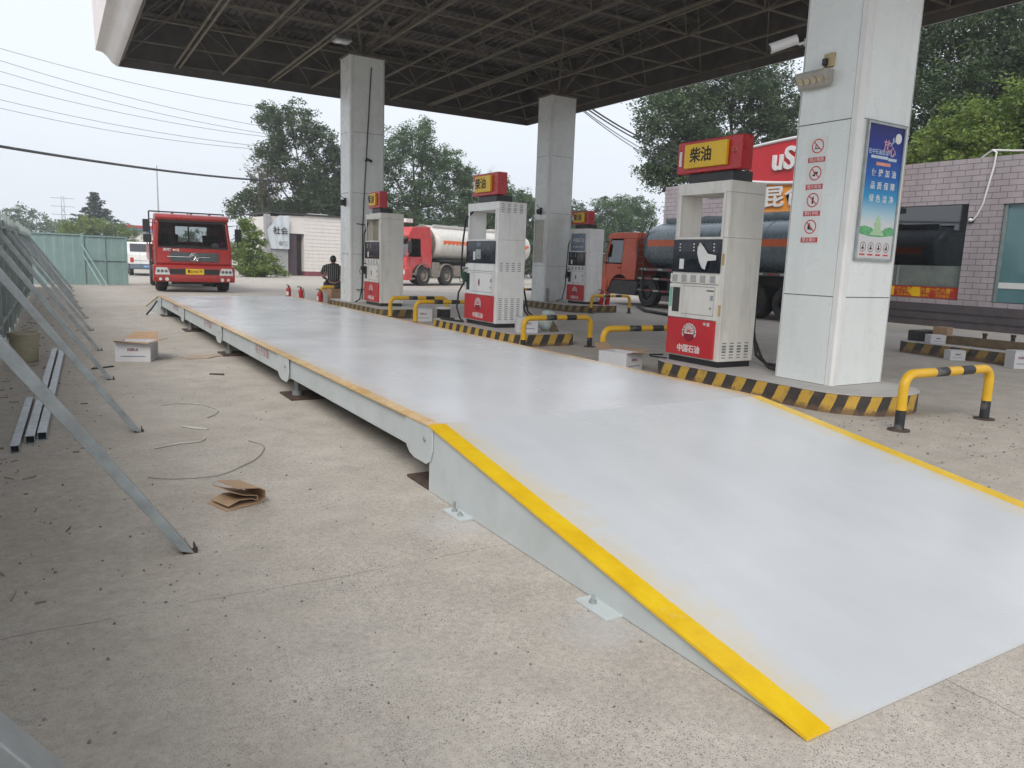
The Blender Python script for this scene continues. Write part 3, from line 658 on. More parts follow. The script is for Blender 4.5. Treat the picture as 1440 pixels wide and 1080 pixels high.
def pump(num, loc, wd, D, body, sw, label, fuel='柴油', kind=1):
    t = thing('fuel_dispenser', label, 'fuel pump', loc, 0, 'fuel dispensers on the islands'); h = wd / 2; H = 2.31
    MB().box(.02, D - .02, -h + .02, h - .02, 0, .075).build('plinth', BLACK, t)
    c = MB().box(0, D, -h, h, .076, 1.62).box(0, D * (.64 if kind < 3 else 1), h - .06, h, 1.621, 2.17).box(0, D, -h, -h + .07, 1.621, 2.17).box(0, D, -h, h, 2.171, H)
    cab = c.build('cabinet', body, t, bevel=.008)
    fr = MB().box(-.012, .0, h - .09, h - .055, 1.63, 2.16).box(-.012, .0, -h + .065, -h + .1, 1.63, 2.16).box(-.012, 0, -h + .065, h - .055, 2.161, 2.19).box(-.012, 0, -h + .065, h - .055, 1.6, 1.629)
    fr.build('opening_frame', body, t, bevel=.003)
    if kind == 3: MB().box(D * .3, D * .3 + .01, -h + .071, h - .061, 1.63, 2.165).build('back_board', mat('beige_board', (.36, .32, .25), .7, dirt=.3, streak=True), t)
    if kind == 4:
        p_ = MB().box(.01, .02, -h + .071, h - .061, 1.63, 2.165).build('advert_sheet', mat('blue_advert', (.18, .24, .33), .3, var=.5, scale=6), t)
        text('advert_text', '中国石油', .15, WINK, p_, (.007, 0, 1.95), '-x', .001, .001); text('advert_text', '安全加油 文明服务', .07, WINK, p_, (.007, 0, 1.75), '-x', .001, .001)
    r_ = -h + .075 if kind in (1, 2) else -h + .06; l_ = h
    rp = MB().box(-.035, -.001, r_, l_, .1, .58).build('lower_panel', RED, t, bevel=.004)
    em = emblem(rp, (-.036, (r_ + l_) / 2 + .0, .4), .125); text('panel_text', '中国石油', .105, WINK, rp, (-.036, (r_ + l_) / 2, .185), '-x', .002, .002)
    if kind == 1: text('panel_text', '中 国', .05, WINK, rp, (-.036, -h * .55, .53), '-x', .001, .001)
    dr = MB().box(-.035, -.001, r_, l_, .59, 1.03).build('door', body, t, bevel=.004)
    MB().box(-.037, -.0355, l_ - .2, l_ - .07, .66, .98).build('nozzle_recess', DARK, dr)
    MB().box(-.037, -.0355, r_ + .03, l_ - .25, .64, .648).box(-.037, -.0355, r_ + .03, l_ - .25, 1.0, 1.008).box(-.037, -.0355, r_ + .03, r_ + .036, .64, 1.0).build('door_seam', mat('seam_grey', (.3, .3, .3), .6), dr)
    MB().box(-.045, -.036, r_ + .05, r_ + .09, .84, .9).build('latch', GALV, dr); MB().cyl((-.036, r_ + .08, .74), (-.05, r_ + .08, .74), .014).build('lock', GALV, dr)
    if kind != 1: MB().ball((-.036, (r_ + l_) / 2 - .02, .82), (.004, .035, .07), 12).build('badge', mat('badge_maroon', (.2, .03, .04), .4), dr)
    else: MB().box(-.0375, -.036, l_ - .06, l_ - .012, .72, .98).build('notice_sticker', mat('green_sticker', (.2, .5, .38), .5), dr); MB().box(-.038, -.036, -h + .12, -h + .24, .95, .965).build('door_sticker', INK, dr)
    kp = MB().box(-.03, -.001, r_, l_, 1.04, 1.16).build('keypad_row', body, t, bevel=.003)
    for k in range(5 if kind != 2 else 0):
        yy = l_ - (k + .5) * (l_ - r_) / 5; bb = MB().box(-.036, -.0305, yy - .045, yy + .045, 1.055, 1.145)
        bb.build('preset_key', mat('key_grey', (.42, .42, .42), .6, var=.4, scale=60), kp)
    dp = MB().box(-.02, -.001, -h + .07, h - .005, 1.18, 1.595).build('display', mat('display_black', (.012, .016, .024), .12), t, bevel=.003)
    if kind == 2:
        MB().box(-.024, -.0205, .0, .2, 1.26, 1.44).build('readout', mat('lcd_grey', (.32, .36, .35), .3), dp); MB().box(-.024, -.0205, .22, .3, 1.24, 1.4).build('sticker', WINK, dp)
        MB().box(-.024, -.0205, .0, .16, 1.5, 1.57).build('readout', mat('lcd_blue', (.12, .18, .25), .3), dp)
    else:
        for yy in (.2, -.15) if kind == 1 else (.22,):
            MB().box(-.024, -.0205, yy - .1, yy + .1, 1.44, 1.56).build('readout', mat('lcd_dark', (.03, .035, .045), .15), dp)
            q = MB()
            for a in range(3): q.box(-.024, -.0205, yy + .115, yy + .135, 1.45 + a * .04, 1.468 + a * .04).box(-.024, -.0205, yy - .135, yy - .115, 1.45 + a * .04, 1.468 + a * .04)
            q.build('small_key', WINK, dp)
        MB().box(-.024, -.0205, .24, .32, 1.22, 1.35).build('sticker', WINK, dp)
    if kind == 1:
        MB().add([(-.03, -.0, 1.5), (-.05, -.06, 1.56), (-.04, -.12, 1.5), (-.045, -.2, 1.42), (-.03, -.33, 1.4), (-.03, -.33, 1.34), (-.045, -.2, 1.33), (-.05, -.17, 1.22), (-.035, -.1, 1.24), (-.05, -.06, 1.32), (-.04, -.01, 1.42)], [(0, 1, 2, 10), (10, 2, 9), (2, 3, 6, 9), (3, 4, 5, 6), (6, 7, 8, 9)]).build('torn_paper', WINK, dp, fix=False)
        for yy, z in ((-h + .035, 1.35), (-h + .035, .72)): MB().box(-.004, -.0, yy - .018, yy + .018, z - .07, z + .07).build('side_sticker', mat('old_sticker', (.5, .36, .15), .6), cab)
    # vents
    v = MB()
    for zz, n_ in ((.12, 5), (.2, 4)) if kind == 1 else ((.15, 12), (1.05, 5), (2.12, 5)):
        for a in range(n_):
            for x in (.09, .22, .35, .48): v.box(x * D / .6 - .035, x * D / .6 + .035, -h - .002, -h + .0, zz + a * .035, zz + a * .035 + .012)
    if kind in (1, 2): v.build('side_grille', mat('vent_dark', (.2, .2, .2), .8), cab)
    # sign on top
    MB().box(.08, .42, -sw * .36, sw * .32, H + .001, H + .13).build('sign_base', BLACK, t, bevel=.004)
    a = sw / 2; z0, z1 = H + .131, H + .53
    s = MB().prism([(.02, -a), (.22, -a), (.22, a - .03), (.07, a), (.02, a - .03)], 'z', z0, z1).build('sign_box', DRED, t, bevel=.01)
    pl = MB().box(-.03, .0195, -a + .2, a - .2, z0 + .055, z1 - .045).build('sign_plate', YEL, s, bevel=.008)
    text('sign_characters', fuel, .19 if kind == 1 else .21, INK, pl, (-.031, .07, (z0 + z1) / 2), '-x', .002, .004)
    n_ = text('sign_number', str(num), .24, WINK, s, (.018, a - .085, (z0 + z1) / 2 - .02), '-x', .002, .01)
    emblem(s, (.019, -a + .11, (z0 + z1) / 2 + .02), .042, mat('emblem_orange', (.85, .4, .15), .4))
    # hoses
    if kind == 2:
        MB().tube([(.05, h - .12, 2.16), (-.03, h + .02, 2.02), (-.06, h + .07, 1.6), (-.07, h + .1, 1.1), (-.07, h + .08, .95)], .018, 8).build('hose', RUB, t, smooth=60)
        MB().tube([(-.08, h - .08, .82), (-.14, h + .05, .6), (-.16, h + .08, .3), (-.12, h + .0, .08), (-.1, h - .1, .03), (-.15, h + .3, .025), (-.2, h + .7, .025), (-.1, h + .9, .025), (.05, h + .6, .025)], .018, 8).build('hose', RUB, t, smooth=60)
        nozzle(t, (-.09, h - .1, .93), mat('nozzle_green', (.02, .09, .06), .4))
        for dx in (0, .07): MB().tube([(D + .02, -h + .3, 1.1), (D + .06 + dx, -h + .2, .7), (D + .1 + dx, -h + .1, .3), (D + .3 + dx * 2, -h - .05, .03)], .018, 8).build('hose', RUB, t, smooth=60)
    elif kind == 1:
        MB().tube([(D + .02, -h + .1, 1.7), (D + .05, -h + .08, 1.0), (D + .05, -h + .05, .45), (D + .08, -h - .0, .14), (D + .16, -h - .1, .04), (D + .2, -h - .35, .025), (D + .05, -h - .5, .025)], .02, 8).build('hose', RUB, t, smooth=60)
        MB().tube([(D + .1, -h + .1, .4), (D + .12, -h - .05, .12), (D - .02, -h - .3, .026), (D - .1, -h - .48, .026), (D + .1, -h - .55, .026), (D + .3, -h - .3, .026), (D + .28, -h, .026)], .018, 8).build('hose', RUB, t, smooth=60)
        MB().tube([(-.1, h - .1, .03), (-.12, h + .2, .02), (0, h + .35, .02), (.2, h + .3, .02)], .012, 6).build('cable', RUB, t, smooth=60)
    else:
        MB().tube([(.03, h - .1, 2.1), (-.04, h + .0, 1.8), (-.05, h + .03, 1.1), (-.07, h + .04, .5), (-.12, h + .1, .1), (-.15, h + .35, .03)], .018, 8).build('hose', RUB, t, smooth=60)
        nozzle(t, (-.09, h - .12, .9), BLACK)
    return t
pump(1, (5.15, 5.84, IZ), .92, .62, BEIGE, 1.12, 'nearest fuel pump in aged white with torn paper on its display and sign number 1', kind=1)
pump(2, (5.05, 11.45, IZ), 1.2, .60, WHITE, 1.0, 'white fuel pump with vented side and sign number 2 behind the scale', kind=2)
pump(3, (5.05, 17.23, IZ), 1.05, .62, BEIGE, .8, 'grimy beige fuel pump with sign number 3 beside the left column', kind=3)
pump(4, (12.1, 18.1, IZ), .95, .62, WHITE, .95, 'white fuel pump with blue advert sheet and sign number 4 by the middle column', kind=4)

# ------------------------------------------------------------------ hoop barriers
def hoop(p0, p1, h, label, black_leg=.2, r=.046):
    (xa, ya), (xb, yb) = p0, p1; Ld = math.hypot(xb - xa, yb - ya); an = math.atan2(yb - ya, xb - xa)
    t = thing('hoop_barrier', label, 'barrier', ((xa + xb) / 2, (ya + yb) / 2, 0), an, 'yellow and black hoop barriers round the islands')
    a = Ld / 2; c = .13; pts = [(-a, 0, .012), (-a, 0, black_leg)]; mi = [1]
    z = black_leg
    pts.append((-a, 0, h - c)); mi.append(0)
    for k in range(1, 6): q = R(90 * k / 5); pts.append((-a + c - c * math.cos(q), 0, h - c + c * math.sin(q))); mi.append(0)
    xs_ = [-a + .34, -a + .34 + (Ld - .68) * .25, 0 + (Ld - .68) * 0.0, a - .34 - (Ld - .68) * .25, a - .34]
    seq = [0, 1, 0, 0, 1, 0]
    xs_ = [-a + Ld * f for f in (.31, .46, .61, .76)]
    seq = [0, 1, 0, 1, 0]
    prev = pts[-1][0]
    for x, s_ in zip(xs_, seq): pts.append((x, 0, h)); mi.append(s_)
    pts.append((a - c, 0, h)); mi.append(0)
    for k in range(1, 6): q = R(90 * k / 5); pts.append((a - c + c * math.sin(q), 0, h - c + c * math.cos(q))); mi.append(0)
    pts.append((a, 0, black_leg)); mi.append(0); pts.append((a, 0, .012)); mi.append(1)
    # duplicated rings keep colour borders crisp
    MB().tube(pts, r, 16, mis=mi).build('pipe', [HOOPY, HOOPB], t, smooth=50)
    for x in (-a, a): MB().cyl((x, 0, 0), (x, 0, .014), .1, n=18).build('base_flange', RUST, t)
    return t
hoop((4.86, 2.75), (6.33, 2.73), .54, 'near hoop barrier at the front right beside the closest island end', .2)
hoop((4.98, 7.5), (6.45, 7.45), .52, 'hoop barrier half hidden behind pump 1', .16)
hoop((4.72, 9.32), (6.18, 9.42), .53, 'hoop barrier in front of the near end of the island of pump 2', .17)
hoop((4.72, 13.75), (6.1, 13.75), .52, 'hoop barrier just left of pump 2 at its far island end', .1)
hoop((4.72, 15.2), (6.2, 15.25), .52, 'hoop barrier in front of pump 3', .1)
hoop((11.8, 16.87), (13.2, 16.8), .53, 'hoop barrier in front of pump 4', .17)
hoop((4.72, 20.6), (6.0, 20.6), .52, 'hoop barrier by the fire extinguishers at the far island end', .1)
hoop((11.6, 20.95), (13.0, 20.9), .52, 'distant hoop barrier seen between pump 2 and the middle column', .1)

# ------------------------------------------------------------------ things on the nearest column
XF = 5.33
def nosign(z, txt, label, pic):
    t = thing('warning_sign', label, 'sign', (XF - .001, 4.33, z), 0, 'white prohibition signs stuck on the nearest column')
    MB().box(-.004, 0, -.115, .115, -.135, .135).build('plate', WINK, t)
    n = 28; vs = []; fs = []
    for i in range(n):
        q = 2 * math.pi * i / n
        for r in (.066, .078): vs.append((-.0055, r * math.cos(q), .042 + r * math.sin(q)))
    for i in range(n): j = (i + 1) % n; fs.append((2 * i, 2 * i + 1, 2 * j + 1, 2 * j))
    for a, c in ((-.052, .094), (.052, -.01)): pass
    k = len(vs); vs += [(-.0058, .05, .098), (-.0058, .058, .09), (-.0058, -.05, -.014), (-.0058, -.058, -.006)]; fs.append((k, k + 1, k + 2, k + 3))
    MB().add(vs, fs).build('ring', RED, t, fix=False)
    b = MB()
    for y0, y1, z0, z1 in pic: b.box(-.0052, -.0042, y0, y1, .042 + z0, .042 + z1)
    b.build('pictogram', INK, t)
    lb = MB().box(-.0055, -.0042, -.11, .11, -.13, -.075).build('label_bar', RED, t)
    text('sign_text', txt, .046, WINK, lb, (-.006, 0, -.103), '-x', .0005, .0002)
nosign(2.785, '禁止吸烟', 'topmost prohibition sign on the nearest column, no smoking', [(-.02, .04, -.03, -.02), (.02, .03, -.02, .02)])
nosign(2.495, '熄火加油', 'second prohibition sign from the top, switch off engine', [(-.03, .02, -.01, .015), (.0, .035, -.03, -.012)])
nosign(2.205, '禁打手机', 'third prohibition sign from the top, no mobile phones', [(-.01, .012, -.04, .03), (-.008, -.002, .03, .045)])
nosign(1.915, '禁止烟火', 'lowest prohibition sign on the nearest column, no open flames', [(-.0, .035, -.03, .02), (.01, .025, .02, .04), (-.03, .0, -.035, -.02)])
# blue poster
def poster_mat():
    m, nt, b, co = base('blue_poster_print')
    sp = N(nt, 'ShaderNodeSeparateXYZ'); L(nt, co, sp.inputs[0])
    f = math_(nt, 'DIVIDE', sp.outputs['Z'], 1.4)
    c = ramp(nt, f, [(0, (.62, .6, .6)), (.27, (.62, .66, .68)), (.33, (.42, .60, .68)), (.46, (.03, .30, .55)), (.62, (.004, .11, .42)), (.85, (.004, .02, .24)), (1, (.006, .008, .13))])
    L(nt, c, b.inputs['Base Color']); b.inputs['Roughness'].default_value = .4; b.inputs['Specular IOR Level'].default_value = .25; return m
ps = thing('poster_board', 'tall framed blue poster with white characters on the nearest column', 'poster', (5.80, 3.86, 1.63))
MB().box(-.31, .31, -.022, -.002, 0, 1.4).build('print', poster_mat(), ps)
MB().box(-.335, -.311, -.035, -.001, -.03, 1.43).box(.311, .335, -.035, -.001, -.03, 1.43).box(-.31, .31, -.035, -.001, 1.401, 1.43).box(-.31, .31, -.035, -.001, -.03, -.001).build('frame', GALV, ps, bevel=.003)
yf = -.0235
for i, s_ in enumerate(('便捷加油', '品质保障', '绿色洁净')):
    for k, ch in enumerate(s_): text('poster_text', ch, .085, WINK, ps, (-.155 + .118 * k, yf, .905 - .135 * i), '-y', .001, .0008, .95)
text('poster_text', '在中石油加油', .058, mat('pale_blue_ink', (.5, .62, .8), .5), ps, (-.11, yf, 1.12), '-y', .001, .0005); text('poster_title', '放', .13, mat('pink_ink', (.7, .35, .45), .5), ps, (.03, yf, 1.19), '-y', .001, .002); text('poster_title', '心', .12, mat('salmon_ink', (.7, .4, .4), .5), ps, (.13, yf, 1.14), '-y', .001, .002)
MB().box(-.23, .06, yf, -.0221, 1.055, 1.085).box(.07, .22, yf, -.0221, 1.045, 1.075).build('title_bar', mat('pale_bar', (.55, .66, .75), .5), ps)
MB().box(-.13, .12, yf, -.0221, .985, 1.02).build('title_bar', mat('salmon_bar', (.75, .3, .2), .5), ps)
MB().cyl((.215, -.0221, 1.29), (.215, yf, 1.29), .055, n=24).build('moon_disc', WINK, ps)
MB().prism([(.08, 1.2), (.095, 1.2), (.16, 1.27), (.15, 1.28)], 'y', yf, -.0221).prism([(.11, 1.26), (.13, 1.3), (.15, 1.27), (.18, 1.27), (.15, 1.24)], 'y', yf, -.0221).build('rocket_shape', mat('pale_blue_ink', (.5, .62, .8), .5), ps)
GG = mat('poster_green', (.12, .42, .18), .5, var=.4, scale=30); G2 = mat('poster_pale_green', (.42, .62, .38), .5, var=.2, scale=40)
MB().prism([(-.31, .26), (-.31, .33), (-.22, .345), (-.1, .33), (-.05, .3), (.1, .3), (.15, .33), (.24, .35), (.31, .33), (.31, .26), (.1, .235), (-.12, .235)], 'y', yf, -.0221).build('printed_hedge', GG, ps)
pg = MB()
for z0, z1, w0, w1 in ((.25, .285, .13, .1), (.286, .31, .085, .075), (.311, .37, .055, .05), (.371, .39, .085, .03), (.391, .42, .035, .033), (.421, .445, .055, .004), (.446, .47, .006, .003)):
    pg.prism([(-w0 + .01, z0), (w0 + .01, z0), (w1 + .01, z1), (-w1 + .01, z1)], 'y', yf - .0015, yf - .0002)
pg.build('printed_pavilion', G2, ps)
for k in range(4):
    x = -.21 + .14 * k; vs = []; fs = []
    for i in range(20):
        q = 2 * math.pi * i / 20
        for r in (.042, .05): vs.append((x + r * math.cos(q), yf, .12 + r * 1.1 * math.sin(q)))
    for i in range(20): j = (i + 1) % 20; fs.append((2 * i, 2 * i + 1, 2 * j + 1, 2 * j))
    MB().add(vs, fs).build('printed_ring', mat('ring_grey', (.3, .15, .17), .5), ps, fix=False)
    MB().box(x - .006, x + .008, yf, -.0221, .09, .15).box(x - .022, x + .02, yf, -.0221, .1, .115).build('printed_symbol', INK, ps)
    MB().box(x - .045, x + .045, yf, -.0221, .03, .048).build('printed_caption', RED, ps)
# emergency light and socket
t = thing('emergency_light', 'grubby emergency light with four round lamps on the nearest column', 'lamp', (XF, 4.42, 3.52))
MB().prism([(-.17, .05), (-.10, -.075), (-.04, -.085), (0, -.02), (0, .09), (-.15, .085)], 'y', -.2, .17).build('housing', mat('old_plastic', (.42, .40, .36), .5, dirt=.4), t, bevel=.006)
for k in range(4): MB().cyl((-.134, -.145 + .085 * k, -.012), (-.15, -.145 + .085 * k, -.02), .034, n=16).build('lamp_lens', mat('yellowed_lens', (.5, .42, .28), .2, var=.3, scale=30), t, smooth=50)
MB().tube([(-.05, -.13, .07), (-.05, -.12, .12), (-.02, -.1, .16)], .006, 6).build('lead', BLACK, t)
t = thing('socket_box', 'yellowed square socket above the emergency light', 'socket', (XF, 4.28, 3.71))
MB().box(-.035, 0, -.06, .06, -.07, .07).build('cover', mat('yellowed_plastic', (.5, .4, .22), .5), t, bevel=.005); MB().box(-.075, -.036, .0, .05, -.055, .015).build('plug', BLACK, t, bevel=.004)
def cctv(loc, label, d, m=PLAS, s=1.):
    t = thing('security_camera', label, 'camera', loc, 0); dv = Vector(d).normalized()
    MB().tube([(0, 0, 0), (dv.x * .06, dv.y * .06, -.02), dv * .1 * s], .014 * s, 8).cyl((0, 0, 0), dv * .012, .035 * s).build('bracket', m, t, smooth=40)
    p = Vector(dv) * .08 * s; e = p + Vector((dv.x, dv.y, -.35)).normalized() * .26 * s
    hs = MB().cyl(p + Vector((0, 0, .03)), e + Vector((0, 0, .03)), .048 * s, n=16).build('housing', m, t, smooth=40)
    MB().cyl(e + Vector((0, 0, .03)), e + Vector((0, 0, .03)) + (e - p).normalized() * .006, .036 * s, n=16).build('lens', BLACK, hs)
    return t
cctv((5.36, 4.655, 3.98), 'white bullet camera on the far left edge of the nearest column', (-.75, .6, 0), s=1.15)
cctv((5.28, 18.41, 3.95), 'small dark camera halfway up the left column', (.3, -1, 0), BLACK, .75)
def fitting(loc, label):
    t = thing('wall_lamp', label, 'lamp', loc); MB().box(-.04, 0, -.05, .05, -.1, .12).build('bracket', DARK, t, bevel=.006)
    MB().lathe([(0, .06), (.05, .05), (.075, -.02), (.04, -.1), (0, -.11)], (-.1, 0, .02), n=14).build('shade', DARK, t, smooth=50); MB().tube([(-.04, 0, .1), (-.12, .02, .16), (-.16, 0, .22)], .01, 6).build('arm', DARK, t)
fitting((4.848, 18.75, 2.85), 'dark wall lamp on the side of the left column'); fitting((11.448, 19.3, 3.05), 'dark wall lamp on the side of the middle column')
tag(MB().tube([(5.42, 18.40, 6.3), (5.36, 18.4, 5.2), (5.30, 18.4, 4.1), (5.24, 18.4, 3.0), (5.2, 18.4, 2.2), (5.19, 18.4, .3)], .014, 6).build('black_cable', BLACK), 'thin black cable running down the face of the left column', 'cable')
tag(MB().tube([(5.02, 18.38, 2.3), (5.45, 18.37, 2.26)], .012, 6).tube([(5.02, 18.38, .55), (5.45, 18.37, .58)], .012, 6).build('tie_strap', DARK), 'dark straps tied round the lower part of the left column', 'strap')
t = thing('equipment_case', 'pale blank sign panel on the side of the middle column', 'panel', (11.448, 19.32, 1.45)); MB().box(-.012, 0, -.27, .27, 0, 1.35).build('sheet', mat('blank_sheet', (.42, .42, .36), .5, dirt=.3), t); MB().box(-.03, 0, -.30, -.271, -.02, 1.37).box(-.03, 0, .271, .30, -.02, 1.37).build('frame', COLT, t)
tag(MB().box(11.52, 11.6, 18.86, 18.945, IZ, IZ + .42).build('conduit_box', GALV, bevel=.005), 'short steel conduit at the foot of the middle column', 'conduit')

# ------------------------------------------------------------------ cartons and litter
def carton(loc, d, rz, label, flaps=True, txt=None, body=CARDW, group=None):
    t = thing('carton', label, 'box', loc, rz, group); w_, l_, h_ = d[0] / 2, d[1] / 2, d[2]
    b = MB().box(-w_, w_, -l_, -l_ + .005, 0, h_).box(-w_, w_, l_ - .005, l_, 0, h_).box(-w_, -w_ + .005, -l_ + .005, l_ - .005, 0, h_).box(w_ - .005, w_, -l_ + .005, l_ - .005, 0, h_).box(-w_ + .005, w_ - .005, -l_ + .005, l_ - .005, 0, .005)
    bd = b.build('box_body', body, t)
    if flaps:
        f = l_ * .85
        MB().hexa([(-w_, -l_ - f * .5, h_ + .03), (w_, -l_ - f * .4, h_ - .01), (w_, -l_, h_ + .001), (-w_, -l_, h_ + .001), (-w_, -l_ - f * .5, h_ + .034), (w_, -l_ - f * .4, h_ - .006), (w_, -l_, h_ + .006), (-w_, -l_, h_ + .006)]).build('flap', CARD, t)
        MB().hexa([(-w_, l_, h_ + .001), (w_, l_, h_ + .001), (w_ - .02, l_ + f * .75, h_ + .09), (-w_ + .08, l_ + f * .8, h_ + .075), (-w_, l_ + .005, h_ + .006), (w_, l_ + .005, h_ + .006), (w_ - .02, l_ + f * .75, h_ + .095), (-w_ + .08, l_ + f * .8, h_ + .08)]).build('flap', CARD, t)
        MB().hexa([(w_, -l_, h_ + .001), (w_ + .13, -l_ + .02, h_ + .03), (w_ + .13, l_ - .02, h_ + .02), (w_, l_, h_ + .001), (w_, -l_, h_ + .005), (w_ + .13, -l_ + .02, h_ + .034), (w_ + .13, l_ - .02, h_ + .024), (w_, l_, h_ + .005)]).build('flap', CARD, t)
    else: MB().box(-w_, w_, -l_, l_, h_ + .001, h_ + .006).build('lid', body, t)
    if txt:
        text('box_print', txt, d[2] * .19, mat('maroon_print', (.2, .06, .1), .6), bd, (0, -l_ - .001, h_ * .62), '-y', .0005, .002)
        MB().box(-w_ * .7, w_ * .7, -l_ - .0015, -l_ - .0003, h_ * .26, h_ * .31).build('print_line', mat('grey_print', (.2, .24, .3), .6), bd)
        b = MB()
        for k in range(8): b.box(w_ + .0003, w_ + .0015, -l_ * .7, l_ * .75, h_ * (.15 + .09 * k), h_ * (.15 + .09 * k) + .006)
        b.build('print_line', mat('grey_print', (.2, .24, .3), .6), bd)
    return t
carton((-1.06, 9.66, 0), (.42, .42, .25), R(-19), 'open white carton with brown flaps alone on the concrete left of the scale', True, 'KERUI')
carton((4.9, 6.98, 0), (.36, .5, .25), R(12), 'open carton with brown flaps squeezed between the scale and pump 1', True, 'KERUI')
carton((5.25, 10.08, IZ), (.38, .3, .26), R(-25), 'white carton on the kerb at the near end of the pump 2 island', False, 'KERUI', group='white cartons')
carton((5.45, 15.0, 0), (.42, .34, .28), R(-20), 'white carton on the ground beneath the hoop in front of pump 3', False, 'KERUI', group='white cartons')
carton((12.25, 6.7, IZ), (.27, .24, .15), R(-35), 'white carton on top of the empty island near its far end', False, 'KERUI', group='white cartons')
carton((11.78, 6.05, 0), (.27, .2, .17), R(-30), 'white carton on the ground against the empty island', False, 'KERUI', group='white cartons')
carton((11.75, 5.0, 0), (.27, .24, .29), R(-30), 'taller white carton on the ground at the right edge of the photo', False, 'KERUI', group='white cartons')
carton((12.3, 4.75, IZ), (.28, .26, .2), R(-30), 'white carton on the empty island cut by the right photo edge', False, None, group='white cartons')
carton((4.92, 21.0, 0), (.2, .2, .3), 0, 'small white carton right of the fire extinguishers', False, None, group='white cartons')
carton((5.55, 18.12, IZ), (.2, .2, .26), 0, 'small white carton between the left column and pump 3', False, None, group='white cartons')
t = thing('plastic_bag', 'crumpled pale plastic sack beside the carton on the pump 2 island', 'bag', (5.78, 10.2, IZ))
b = MB(); b.ball((0, 0, .15), (.2, .16, .17), 18); b.ball((.02, 0, .32), (.13, .1, .05), 12)
o = b.build('sack', mat('pale_sack', (.5, .58, .56), .5, var=.2), t, smooth=60); md = o.modifiers.new('d', 'DISPLACE'); tx = bpy.data.textures.new('crumple', 'VORONOI'); tx.noise_scale = .09; md.texture = tx; md.strength = .05
MB().prism([(-.06, 0), (.0, .2), (.12, .0)], 'y', -.22, -.17).build('dark_wedge', WOOD, t)
t = thing('steel_drum', 'short black drum with pale rim under the hoop in front of pump 3', 'drum', (6.05, 15.1, 0)); MB().cyl((0, 0, 0), (0, 0, .27), .16, n=24).build('shell', BLACK, t, smooth=40); MB().cyl((0, 0, .271), (0, 0, .31), .18, n=24).build('rim', PLAS, t, smooth=40)
# trough and stubs on the empty island
t = thing('wooden_trough', 'long brown board trough lying on the empty island', 'trough', (12.45, 5.6, IZ)); MB().box(-.1, -.07, -1.7, .95, 0, .15).box(.1, .13, -1.7, .95, 0, .15).box(-.07, .1, -1.7, .95, 0, .03).build('boards', WOOD, t, bevel=.004)
tag(MB().box(12.25, 12.85, 6.95, 7.25, IZ, IZ + .2).build('dark_block', DARK, bevel=.02), 'dark square block at the far end of the empty island', 'block')
carton((12.65, 6.8, IZ), (.3, .25, .28), R(10), 'plain brown carton behind the white one on the empty island', False, None, CARD)
for k, (x, y, hh) in enumerate(((13.1, 6.25, .2), (13.1, 5.75, .22), (13.1, 5.35, .17))):
    tag(MB().cyl((x, y, IZ), (x, y, IZ + hh), .035, n=12).cyl((x, y, IZ + hh - .03), (x, y, IZ + hh + .01), .05, n=6).build('pipe_stub', RUST, smooth=40), ('leftmost', 'middle', 'rightmost')[k] + ' of three rusty pipe stubs on the empty island', 'pipe stub', 'pipe stubs on the empty island')
# flattened and folded cardboard
t = thing('folded_cardboard', 'folded brown cardboard sheet lying open on the concrete in the foreground', 'cardboard', (-1.12, 3.12, 0), R(0)); t.scale = (.82, .82, .85)
def sheet(path, y0, y1, name, th=.006, sk=0):
    vs = []; fs = []
    for x, z in path: vs += [(x, y0 + sk * z, z), (x, y1 + sk * z, z)]
    for i in range(len(path) - 1): fs.append((2 * i, 2 * i + 2, 2 * i + 3, 2 * i + 1))
    o = MB().add(vs, fs).build(name, CARD, t, fix=False, rot=(0, 0, R(20))); md = o.modifiers.new('s', 'SOLIDIFY'); md.thickness = th; return o
sheet([(-.13, .006), (.0, .012), (.14, .01), (.165, .03), (.15, .095), (.1, .125), (-.08, .16)], -.14, .12, 'lower_fold', sk=-.35)
sheet([(-.11, .03), (-.02, .055), (.08, .045), (.125, .02)], -.12, .1, 'inner_fold')
sheet([(-.09, .13), (.0, .09), (.06, .075), (.12, .06), (.125, .02)], -.13, .11, 'inner_fold')
t = thing('flat_cardboard', 'flat trampled piece of cardboard on the concrete beside the scale', 'cardboard', (-.22, 9.72, 0), R(20))
MB().prism([(-.3, -.12), (-.05, -.2), (.1, -.1), (.33, -.05), (.3, .12), (.05, .1), (-.1, .22), (-.28, .12)], 'z', .003, .012).build('sheet', mat('pale_cardboard', (.42, .33, .25), .85, var=.15), t)
# bucket
t = thing('plastic_bucket', 'dirty cream plastic bucket standing by the hoarding', 'bucket', (-2.31, 9.85, 0))
MB().lathe([(.0, .004), (.135, .004), (.14, .02), (.165, .33), (.18, .335), (.18, .37), (.165, .372), (.158, .36), (.13, .03), (0, .03)], n=28).build('tub', BUCK, t, smooth=40)
MB().lathe([(.168, .30), (.176, .30), (.176, .33), (.168, .33)], n=28).build('rim_band', BUCK, t, smooth=40)
